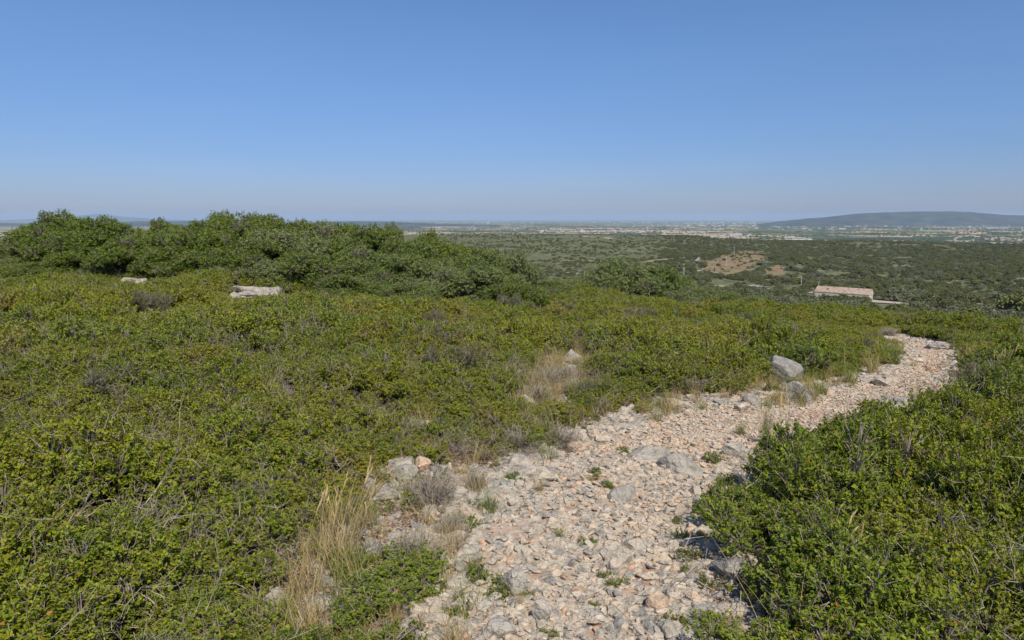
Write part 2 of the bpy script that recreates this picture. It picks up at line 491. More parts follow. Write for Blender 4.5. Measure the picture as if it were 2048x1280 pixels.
# valley tracks and bare ground: photo px polylines, half width in metres
TRACKS = [
    ("dirt_track", [(1735, 603), (1790, 607), (1860, 612), (1920, 617), (1990, 622)], 7.0, (.42, .35, .27)),
    ("dirt_track", [(1960, 614), (1975, 609), (2000, 617), (2060, 622)], 4.0, (.36, .21, .13)),
    ("dirt_track", [(1425, 572), (1480, 575), (1540, 580), (1575, 586)], 6.0, (.36, .30, .15)),
    ("dirt_track", [(1500, 571), (1530, 575)], 4.0, (.29, .275, .25)),
    ("dirt_track", [(1383, 530), (1392, 524), (1402, 513), (1418, 506), (1460, 503)], 1.3, (.29, .275, .25)),
    ("dirt_track", [(1380, 541), (1410, 543), (1435, 549)], 3.5, (.36, .31, .25)),
    ("dirt_track", [(1125, 521), (1160, 522), (1185, 523)], 4.0, (.36, .31, .24)),
    ("dirt_track", [(1290, 524), (1330, 519), (1370, 516)], 9.0, (.28, .23, .13)),
    ("dirt_track", [(1115, 547), (1135, 546), (1160, 548)], 3.0, (.34, .32, .29)),
    ("dirt_track", [(1165, 472), (1195, 475), (1225, 478)], 7.0, (.30, .27, .18)),
]
TRW = [(nm, np.array([hit(*p) for p in pl]), hw, c) for nm, pl, hw, c in TRACKS]
BARE = [(1398, 545), (1415, 522), (1450, 508), (1490, 500), (1530, 503), (1540, 512), (1515, 524), (1505, 540), (1470, 552), (1430, 552)]
BARE2 = [(1525, 548), (1550, 532), (1572, 530), (1570, 550), (1545, 560)]

# ------------------------------------------------------------------ ground sheet
SOIL = [(1280, 1145, 46, 22), (1305, 1160, 30, 16), (1180, 1262, 30, 14), (1180, 955, 36, 9), (1085, 1150, 24, 12), (1400, 1085, 26, 16), (1640, 830, 60, 8), (1870, 735, 30, 6)]
def build_ground():
    NR, NA = 620, 900
    rr = np.concatenate([[0.0], np.exp(np.linspace(math.log(0.6), math.log(42000), NR - 1))])
    # finer steps ahead than behind
    a1 = np.linspace(-58, 58, 700, endpoint=False); a2 = np.linspace(58, 302, NA - 700, endpoint=False)
    aa = np.radians(np.concatenate([a1, a2]))
    R, A = np.meshgrid(rr, aa, indexing='ij')
    X = R * np.sin(A); Y = R * np.cos(A); Z = H(X, Y)
    V = np.stack([X, Y, Z], -1).reshape(-1, 3)
    i = np.arange(NR - 1)[:, None]; j = np.arange(NA)[None, :]; j2 = (j + 1) % NA
    Q = np.stack([(i * NA + j), (i * NA + j2), ((i + 1) * NA + j2), ((i + 1) * NA + j)], -1).reshape(-1, 4)
    x, y, z = V[:, 0], V[:, 1], V[:, 2]
    r = np.hypot(x, y)
    nearm = r < 60
    onp = np.zeros(len(V)); vgm = np.zeros(len(V))
    o, v, d, c, px, py = zone(x[nearm], y[nearm])
    onp[nearm] = o; vgm[nearm] = v | c
    PX, PY = project(x, y, z)
    red = np.zeros(len(V))
    for a, b, c_, e in SOIL: red = np.maximum(red, smooth(1.6 - (((PX - a) / c_) ** 2 + ((PY - b) / e) ** 2)) * (r < 14) * (y > 1))
    jx, jy = 9 * fbm(x / 35, y / 35), 5 * fbm(x / 35 + 9, y / 35)
    bare = (inpoly(PX + jx, PY + jy, BARE) | inpoly(PX + jx, PY + jy, BARE2)) & (r > 380) & (r < 1300) & (y > 0)
    me = make_mesh("ground", V, [Q], [M_ground], None,
                   {"red_m": ('POINT', red), "path_m": ('POINT', onp), "verge_m": ('POINT', vgm), "bare_m": ('POINT', bare.astype(float)),
                    "plain_m": ('POINT', smooth((r - 1700) / 500)), "far_m": ('POINT', smooth((r - 40) / 60))}, True)
    g = obj("ground", me); tag(g, kind="structure")
    return g

def ground_material():
    m, t, out = newmat("ground_earth")
    geo = N(t, "ShaderNodeNewGeometry"); P = geo.outputs['Position']
    def noise(sc, det=5, rough=.6):
        n = N(t, "ShaderNodeTexNoise"); n.inputs['Scale'].default_value = sc; n.inputs['Detail'].default_value = det; n.inputs['Roughness'].default_value = rough
        t.links.new(P, n.inputs['Vector']); return n.outputs[0]
    n_a = noise(3.0); n_b = noise(25, 6); n_c = noise(.03, 6); n_d = noise(.11, 4)
    litter = ramp(t, [(.3, (.085, .06, .04)), (.55, (.15, .11, .075)), (.75, (.26, .21, .16))], n_b).outputs[0]
    soil = ramp(t, [(.28, (.34, .17, .10)), (.40, (.46, .345, .25)), (.7, (.52, .43, .33))], n_a).outputs[0]
    soil = mixc(t, soil, ramp(t, [(.4, (.7, .7, .7)), (.65, (1.2, 1.2, 1.2))], n_b).outputs[0], .7, 'MULTIPLY')
    verge = ramp(t, [(.3, (.20, .15, .11)), (.6, (.36, .30, .24)), (.8, (.45, .40, .34))], n_b).outputs[0]
    c = mixc(t, litter, verge, attr(t, "verge_m").outputs['Fac'])
    c = mixc(t, c, soil, attr(t, "path_m").outputs['Fac'])
    c = mixc(t, c, (.33, .155, .095), math_(t, 'MULTIPLY', attr(t, "red_m").outputs['Fac'], .55))
    # valley floor between the bushes: low green scrub with pale dry patches
    val = ramp(t, [(.36, (.07, .08, .032)), (.46, (.11, .11, .05)), (.54, (.19, .17, .10)), (.66, (.30, .26, .19))], n_d).outputs[0]
    val2 = ramp(t, [(.40, (.065, .085, .028)), (.6, (.10, .115, .05)), (.75, (.24, .20, .12))], n_c).outputs[0]
    val = mixc(t, val, val2, .5)
    bare = ramp(t, [(.3, (.12, .105, .05)), (.45, (.20, .15, .08)), (.7, (.27, .20, .12))], n_d).outputs[0]
    val = mixc(t, val, bare, attr(t, "bare_m").outputs['Fac'])
    c = mixc(t, c, val, attr(t, "far_m").outputs['Fac'])
    # fields of the plain
    mp = N(t, "ShaderNodeMapping"); mp.inputs['Rotation'].default_value = (0, 0, .35); mp.inputs['Scale'].default_value = (.0042, .0028, 0)
    t.links.new(P, mp.inputs[0])
    vo = N(t, "ShaderNodeTexVoronoi"); vo.distance = 'MANHATTAN'; vo.inputs['Scale'].default_value = 1; vo.inputs['Randomness'].default_value = .85
    t.links.new(mp.outputs[0], vo.inputs['Vector'])
    sep = N(t, "ShaderNodeSeparateColor"); t.links.new(vo.outputs['Color'], sep.inputs[0])
    fld = ramp(t, [(0, (.07, .12, .03)), (.16, (.13, .17, .05)), (.30, (.36, .28, .16)), (.44, (.46, .33, .19)), (.62, (.11, .15, .05)), (.70, (.42, .29, .17)), (.84, (.46, .38, .24)), (.95, (.06, .09, .03))],
               sep.outputs[0], 'CONSTANT').outputs[0]
    n_e = noise(.0006, 4)
    wood = ramp(t, [(.50, (0, 0, 0)), (.56, (1, 1, 1))], n_e).outputs[0]
    fld = mixc(t, fld, (.045, .07, .03), math_(t, 'MULTIPLY', wood, .8))
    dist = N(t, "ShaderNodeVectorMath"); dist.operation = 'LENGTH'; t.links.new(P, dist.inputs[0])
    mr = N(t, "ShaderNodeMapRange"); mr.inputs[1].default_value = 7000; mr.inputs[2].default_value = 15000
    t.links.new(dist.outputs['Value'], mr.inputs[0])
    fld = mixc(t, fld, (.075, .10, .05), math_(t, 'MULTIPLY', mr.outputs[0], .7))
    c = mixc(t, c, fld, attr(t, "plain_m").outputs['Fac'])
    p = N(t, "ShaderNodeBsdfPrincipled"); p.inputs['Roughness'].default_value = .95; p.inputs['Specular IOR Level'].default_value = .1
    t.links.new(c, p.inputs['Base Color'])
    b = N(t, "ShaderNodeBump"); b.inputs['Strength'].default_value = .5; b.inputs['Distance'].default_value = .03
    t.links.new(n_b, b.inputs['Height']); t.links.new(b.outputs[0], p.inputs['Normal'])
    t.links.new(p.outputs[0], out.inputs[0])
    return m
M_ground = ground_material()
build_ground()

for k, (nm, pts, hw, colr) in enumerate(TRW):
    # a strip laid on the valley floor
    P = [pts[0]]
    for a, b in zip(pts[:-1], pts[1:]):
        n = max(2, int(np.hypot(*(b - a)[:2]) / 4))
        for s in range(1, n + 1): P.append(a + (b - a) * s / n)
    P = np.array(P); dd = np.gradient(P[:, :2], axis=0); dd /= np.hypot(dd[:, 0], dd[:, 1])[:, None] + 1e-9
    nn = np.stack([-dd[:, 1], dd[:, 0]], 1)
    rows = []
    for s in (-1, -.33, .33, 1):
        wv = hw * (1 + .25 * fbm(P[:, 0] / 9 + s * 5, P[:, 1] / 9))
        q = P[:, :2] + nn * (s * wv)[:, None]
        rows.append(np.stack([q[:, 0], q[:, 1], H(q[:, 0], q[:, 1]) + .35], 1))
    V = np.stack(rows, 1).reshape(-1, 3); n = len(P)
    i = np.arange(n - 1)[:, None]; j = np.arange(3)[None, :]
    Q = np.stack([i * 4 + j, (i + 1) * 4 + j, (i + 1) * 4 + j + 1, i * 4 + j + 1], -1).reshape(-1, 4)
    me = make_mesh("dirt_track", V, [Q], [flat_mat("track_earth", colr, .95, .4, .2)])
    tag(obj("dirt_track", me), kind="structure")

# ------------------------------------------------------------------ hills
M_hill = flat_mat("hill_scrub", (.045, .055, .04), .95, .004, .6)
def hills(name, prof, dist, depth, seed):
    px = np.array([p[0] for p in prof], float); py = np.array([p[1] for p in prof], float)
    xs = np.linspace(px[0], px[-1], 260)
    ys = np.interp(xs, px, py); k = np.hanning(9); k /= k.sum(); ys = np.convolve(np.pad(ys, 4, mode='edge'), k, 'valid')
    zz = CAM_H + (437 - ys) / FPX * dist
    vs = np.linspace(-1, 1, 40)
    X = (xs[:, None] - 1024) / FPX * (dist + vs[None] * depth); Y = dist + vs[None] * depth + 0 * X
    hgt = np.maximum(zz + 110, 0)[:, None] * np.cos(vs * math.pi / 2)[None] ** 1.3
    hgt = hgt * (1 + .22 * fbm(X / 600 + seed, Y / 600) * (np.abs(vs)[None] > .05))
    Z = -111 + hgt
    n, m_ = X.shape
    V = np.stack([X, Y, Z], -1).reshape(-1, 3)
    i = np.arange(n - 1)[:, None]; j = np.arange(m_ - 1)[None]
    Q = np.stack([i * m_ + j, (i + 1) * m_ + j, (i + 1) * m_ + j + 1, i * m_ + j + 1], -1).reshape(-1, 4)
    tag(obj(name, make_mesh(name, V, [Q], [M_hill], None, None, True)), kind="structure")
hills("hills", [(1510, 448), (1550, 443), (1580, 440.5), (1615, 437.5), (1650, 433.5), (1690, 429), (1710, 427), (1735, 428), (1760, 425.5), (1800, 423.5), (1850, 423), (1900, 423.5), (1950, 426), (2000, 430), (2048, 431), (2150, 434), (2400, 445)], 11500, 1500, 1)
hills("hills", [(-700, 450), (-300, 441), (0, 446), (40, 446), (80, 447), (130, 452), (200, 450), (240, 445), (280, 442), (330, 442.5), (420, 441), (520, 446), (640, 445), (700, 442), (760, 442.5), (860, 446), (1000, 450)], 11000, 1300, 5)
hills("hills", [(0, 441), (120, 436), (180, 430), (210, 428), (250, 433), (330, 439), (420, 441)], 30000, 3000, 9)

# ------------------------------------------------------------------ scattering as instances (only for what nobody could count)
def proto_collection(name, objs):
    c = bpy.data.collections.new(name)
    for k, me in enumerate(objs):
        o = bpy.data.objects.new("%s_%02d" % (name, k), me); c.objects.link(o)
    return c

def scatter(name, pts, rot, scl, idx, tint, coll):
    n = len(pts)
    me = bpy.data.meshes.new(name); me.vertices.add(n)
    me.vertices.foreach_set("co", np.asarray(pts, np.float32).ravel())
    def add(nm, typ, key, arr):
        a = me.attributes.new(nm, typ, 'POINT'); a.data.foreach_set(key, arr)
    add("rot", 'FLOAT_VECTOR', "vector", np.asarray(rot, np.float32).ravel())
    add("scl", 'FLOAT_VECTOR', "vector", np.asarray(scl, np.float32).ravel())
    add("pick", 'INT', "value", np.asarray(idx, np.int32))
    add("tint", 'FLOAT', "value", np.asarray(tint, np.float32))
    o = obj(name, me)
    ng = bpy.data.node_groups.new(name + "_nodes", 'GeometryNodeTree')
    ng.interface.new_socket("Geometry", in_out='INPUT', socket_type='NodeSocketGeometry')
    ng.interface.new_socket("Geometry", in_out='OUTPUT', socket_type='NodeSocketGeometry')
    gi = ng.nodes.new("NodeGroupInput"); go = ng.nodes.new("NodeGroupOutput")
    ci = ng.nodes.new("GeometryNodeCollectionInfo"); ci.inputs[0].default_value = coll
    ci.inputs['Separate Children'].default_value = True; ci.inputs['Reset Children'].default_value = True
    ip = ng.nodes.new("GeometryNodeInstanceOnPoints"); ip.inputs['Pick Instance'].default_value = True
    def na(nm, dt):
        a = ng.nodes.new("GeometryNodeInputNamedAttribute"); a.data_type = dt; a.inputs[0].default_value = nm
        return a.outputs[0]
    ng.links.new(gi.outputs[0], ip.inputs['Points']); ng.links.new(ci.outputs[0], ip.inputs['Instance'])
    ng.links.new(na("pick", 'INT'), ip.inputs['Instance Index'])
    e2r = ng.nodes.new("FunctionNodeEulerToRotation")
    ng.links.new(na("rot", 'FLOAT_VECTOR'), e2r.inputs[0]); ng.links.new(e2r.outputs[0], ip.inputs['Rotation'])
    ng.links.new(na("scl", 'FLOAT_VECTOR'), ip.inputs['Scale'])
    ng.links.new(ip.outputs[0], go.inputs[0])
    mod = o.modifiers.new("scatter", 'NODES'); mod.node_group = ng
    tag(o, kind="stuff")
    return o

# ------------------------------------------------------------------ kermes oak scrub
def mat_clump(seed, R, Ht, ntips, nleaf, L, ndead=10, twr=.0016):
    rs = np.random.RandomState(seed); g = Geo()
    lobes = []
    nl = 11
    for k in range(nl):
        a = rs.rand() * 6.283; q = R * .8 * math.sqrt(rs.rand())
        lr = R * (.26 + .16 * rs.rand())
        hz = Ht * (1 - .45 * (q / R) ** 2) * (.75 + .3 * rs.rand()) - lr
        lobes.append((q * math.cos(a), q * math.sin(a), max(hz, .02), lr))
    foliage(g, rs, lobes, ntips, nleaf, L, L * 2.6, twig_r=twr)
    la = np.array(lobes)
    V, Q = prisms(np.stack([la[:, 0] * .25, la[:, 1] * .25, la[:, 2] * 0 - .03], 1), la[:, :3], twr * 4, twr * 2.2, 4)
    g.add(V, Q, 1, rs.rand(len(Q)))
    dead_twigs(g, rs, ndead, R * 1.6, Ht * .95, twr * 1.0)
    return g.mesh("kermes_clump_mesh", [M_kermes, M_twig])

near_protos = [mat_clump(100 + k, .36, .42, 620, 12, .0165, 4) for k in range(7)]
far_protos = [mat_clump(200 + k, .40, .42, 480, 8, .026, 2, .0020) for k in range(7)]
sparse_protos = [mat_clump(300 + k, .34, .36, 110, 9, .0165, 26) for k in range(3)]       # thin, mostly bare twigs
def grey_clump(seed, R_, Ht):
    rs = np.random.RandomState(seed); g = Geo()
    lobes = [(R_ * .6 * rs.normal() * .6, R_ * .6 * rs.normal() * .6, Ht * (.35 + .35 * rs.rand()), R_ * (.3 + .15 * rs.rand())) for _ in range(8)]
    foliage(g, rs, lobes, 520, 11, .015, .05, wid=.16, twig_r=.0014)
    return g.mesh("grey_clump_mesh", [M_grey, M_twig])
grey_protos = [grey_clump(330 + k, .34, .46) for k in range(2)]
SCRUB = proto_collection("scrub_protos", near_protos + far_protos + sparse_protos + grey_protos)

def grid_points(rs, x0, x1, y0, y1, step):
    gx, gy = np.meshgrid(np.arange(x0, x1, step), np.arange(y0, y1, step))
    x = gx.ravel() + (rs.rand(gx.size) - .5) * step * 1.1; y = gy.ravel() + (rs.rand(gx.size) - .5) * step * 1.1
    return x, y

def build_scrub():
    rs = np.random.RandomState(11)
    x1, y1 = grid_points(rs, -10, 10, -1.5, 9.5, .27)
    x2, y2 = grid_points(rs, -34, 34, 0, 46, .37)
    r1 = np.hypot(x1, y1); r2 = np.hypot(x2, y2)
    k1 = (r1 > 1.7) & (r1 < 9); k2 = (r2 >= 9)
    x = np.concatenate([x1[k1], x2[k2]]); y = np.concatenate([y1[k1], y2[k2]])
    azd = np.degrees(np.arctan2(x, y)); r = np.hypot(x, y)
    rc = np.interp(azd, [-40, 0, 15, 37, 60], [28, 24, 20, 17, 17])
    k = (np.abs(azd) < np.where(r < 5, 75, 56)) & (r < rc + 9)
    x, y, r, azd = x[k], y[k], r[k], azd[k]
    onp, vg, d, clr, px, py = zone(x, y)
    n = len(x)
    rnd = rs.rand(n)
    keep = ~onp & ~clr & (d > .14)
    # stony verge left of the path: only a few clumps
    keep &= ~(vg & (rnd > np.where((py > 1150) & (px < 820), .5, .24)))
    # hollows
    hol = fbm(x / 1.1 + 40, y / 1.1 + 9, 2)
    keep &= ~((hol > .50) & (r < 16) & (r > 5))
    keep &= ~((vnoise(x / .45 + 3, y / .45 + 60) > .66) & (r < 9) & (r > 4))
    x, y, r, d, vg, px, py, hol, rnd = [a[keep] for a in (x, y, r, d, vg, px, py, hol, rnd)]
    n = len(x)
    right = (px > 1400) & (r < 9) & (x > .9)
    base_h = np.where(right, .25 + .72 * d, .30 + .30 * d)
    h = np.minimum(base_h, np.where(right, .60, .47 + .10 * vnoise(x / 2.3, y / 2.3)))
    h = h * (.80 + .32 * rs.rand(n)) * (1 + .38 * vnoise(x / .8 + 7, y / .8)) * (1 + .16 * vnoise(x / 2.2 + 1, y / 2.2))
    dv = polydist(x, y, WV)
    h = np.where(~right & (r < 8), np.minimum(h, .17 + .45 * dv), h)
    h = np.where((px > 1600) & (px < 1850) & (r > 7) & ~right, np.minimum(h, .12 + .25 * d), h)
    for wc, wr in CLW:
        h = np.where(~right, np.minimum(h, .10 + .5 * np.maximum(np.hypot(x - wc[0], y - wc[1]) - wr, 0)), h)
    h = np.where(vg, .17 + .1 * rs.rand(n), h)
    h = np.where(r < 3.4, np.minimum(h, .26 + .07 * r), h)
    sz = h / .42
    sxy = np.clip(.6 + .45 * sz, .45, 1.25) * (.9 + .2 * rs.rand(n))
    # colour patches: yellower in broad drifts, greyer green in others
    tint = .75 * fbm(x / 2.2 + 3, y / 3.2, 3) + .25 * rs.normal(size=n) * .6
    tint = tint * 1.35 + np.where(right, .22, .08)
    brown = fbm(x / .8 + 21, y / .8 + 77, 2)
    tint = np.where((brown > .40) & (rs.rand(n) < .5) & (r > 4), 1.2 + .7 * rs.rand(n), np.minimum(tint, 1))
    tint += .40 * smooth((r - 6) / 7) * (tint < .7)
    tint += .8 * np.exp(-(((px - 1400) / 170) ** 2 + ((py - 720) / 45) ** 2))
    idx = np.where(r < 9, rs.randint(0, 7, n), 7 + rs.randint(0, 7, n))
    thin = (rs.rand(n) < np.where(right, .10, .16) + .5 * (hol > .38)) & (r < 11)
    hm = hollow(px, py); thin = thin | (hm & (rs.rand(n) < .8)); sz = np.where(hm, sz * .6, sz)
    idx = np.where(thin, 14 + rs.randint(0, 3, n), idx)
    gr = (fbm(x / .9 + 70, y / .9 + 31, 2) > np.where(r < 5, .66, .52)) & (rs.rand(n) < .7)
    idx = np.where(gr, 17 + rs.randint(0, 2, n), idx)
    z = H(x, y)
    rot = np.stack([rs.normal(size=n) * .08, rs.normal(size=n) * .08, rs.rand(n) * 6.283], 1)
    scl = np.stack([sxy, sxy, sz], 1)
    pts = np.stack([x, y, z - .02], 1)
    lab = [("scrub", ~right & (r < 60)), ("scrub", right)]
    for nm, msk in lab:
        o = scatter(nm, pts[msk], rot[msk], scl[msk], idx[msk], tint[msk], SCRUB)
        print(nm, int(msk.sum()))
build_scrub()

# ------------------------------------------------------------------ stones of the path
def hull_stone(seed, flat=.55, npt=15):
    import bmesh
    rs = np.random.RandomState(seed)
    P = unit(rs.normal(size=(npt, 3))) * (.42 + .1 * rs.rand(npt, 1)) * np.array([1, .72 + .2 * rs.rand(), flat])
    bm = bmesh.new()
    for p in P: bm.verts.new(p)
    r = bmesh.ops.convex_hull(bm, input=bm.verts)
    bmesh.ops.bevel(bm, geom=bm.edges[:], offset=.025, segments=1, affect='EDGES')
    me = bpy.data.meshes.new("stone_mesh"); bm.to_mesh(me); bm.free()
    me.materials.append(M_stone)
    return me
STONES = proto_collection("stone_protos", [hull_stone(500 + k, [.30, .42, .58][k % 3]) for k in range(14)])

def build_gravel():
    rs = np.random.RandomState(21)
    n0 = 420000
    x = rs.uniform(-2.8, 10.5, n0); y = -1.0 + 16 * rs.rand(n0) ** 1.25
    onp, vg, d, clr, px, py = zone(x, y)
    r = np.hypot(x, y)
    big = rs.rand(n0)
    # density: full on the path, thinner in the verge
    size = .017 + .052 * rs.rand(n0) ** 2.2 + .05 * (rs.rand(n0) > .988) * rs.rand(n0)
    keep = (onp & (big < .9)) | (vg & (big < .30)) | (~onp & (d < .22) & (big < .75)) | (clr & (big < .14))
    # a few places where the red soil shows
    soil = fbm(x / .35 + 9, y / .35 + 2, 2)
    keep &= ~((soil > .52) & onp & (big > .25))
    wob = 1 + .5 * fbm(x / .1, y / .1, 2)
    for a, b, c, e in SOIL: keep &= ~((((px - a) / c) ** 2 + ((py - b) / e) ** 2 < wob) & (big > .42))
    x, y, r, size, vg, onp, px, py, d = [a[keep] for a in (x, y, r, size, vg, onp, px, py, d)]
    n = len(x)
    edge = smooth((.45 - d) / .45)
    size = size * (1 + .45 * edge) * (1 + .45 * vg * (rs.rand(n) < .5))
    # the farther path is finer in the wheel-worn middle
    size = np.where((y > 6) & (d > .35), size * .75, size)
    z = H(x, y) + size * (.0 + .24 * rs.rand(n))
    rot = np.stack([rs.normal(size=n) * .28, rs.normal(size=n) * .28, rs.rand(n) * 6.283], 1)
    s = size * 1.35
    scl = np.stack([s * (.85 + .4 * rs.rand(n)), s, s * (.8 + .4 * rs.rand(n))], 1)
    pink = fbm(x / .8, y / 1.3 + 4, 2)
    worn = ((y > 5.5) & (d > .3)) * .18
    tint = .42 + .10 * pink + worn * .6 - .09 * edge + .11 * rs.normal(size=n)
    tint = np.where(rs.rand(n) < .05, .78, tint)
    tint = np.where((vg | clr[keep]) & ~onp, .27 + .14 * rs.normal(size=n), tint)
    tint = np.where(rs.rand(n) < .04, .05, tint)
    o = scatter("gravel", np.stack([x, y, z], 1), rot, scl, rs.randint(0, 14, n), np.clip(tint, 0, 1), STONES)
    print("gravel", n)
build_gravel()

# ------------------------------------------------------------------ named rocks
def rock_mesh(seed, dims, cuts=9, rough=.05, sub=5):
    import bmesh
    rs = np.random.RandomState(seed)
    bm = bmesh.new(); bmesh.ops.create_icosphere(bm, subdivisions=sub, radius=1.0)
    V = np.array([v.co[:] for v in bm.verts])
    for k in range(cuts + 6):
        n = unit(rs.normal(size=3) * np.array([1, 1, .9])); dpl = .48 + .30 * rs.rand()
        s = V @ n; V = V - np.outer(np.maximum(s - dpl, 0), n)
    for o, a in ((2.2, rough * 1.6), (5.0, rough * .8), (11., rough * .4)):
        dsp = vnoise(V[:, 0] * o + seed, V[:, 1] * o + V[:, 2] * o * .7) + vnoise(V[:, 1] * o + 9, V[:, 2] * o * 1.3 + seed)
        V = V * (1 + a * dsp[:, None] * .7)
    mn, mx_ = V.min(0), V.max(0); V = (V - (mn + mx_) / 2) / (mx_ - mn) * np.array(dims)
    for v, p in zip(bm.verts, V): v.co = p
    me = bpy.data.meshes.new("rock_mesh"); bm.to_mesh(me); bm.free()
    me.materials.append(M_stone)
    me.polygons.foreach_set("use_smooth", [True] * len(me.polygons))
    try: me.set_sharp_from_angle(angle=math.radians(28))
    except Exception: pass
    return me

def rock(px, py, wpx, hpx, tint, label, seed, tilt=(0, 0), depth=.8, sink=.2, name="limestone_rock", group="loose limestone rocks along the path", rough=.05, rz=0, cuts=9, lift=0):
    """base of the rock at photo pixel (px,py); wpx,hpx its size there in photo pixels"""
    p = hit(px, py)
    dist = math.sqrt(p[0] ** 2 + p[1] ** 2 + (p[2] - CAM_H) ** 2)
    W = wpx / FPX * dist; Hh = hpx / FPX * dist
    D = W * depth
    me = rock_mesh(seed, (W, D, Hh * .95 / (1 - sink)), cuts, rough, 5 if wpx > 40 else 4)
    yaw = -math.atan2(p[0], p[1]) + rz
    o = obj(name, me, None, (p[0], p[1] + D * .2, p[2] + Hh * (.45 - sink * .55) + lift * Hh))
    o.rotation_euler = (tilt[0], tilt[1], yaw)
    o["tint"] = .10 + .72 * tint
    tag(o, label, "rock", group)
    return o

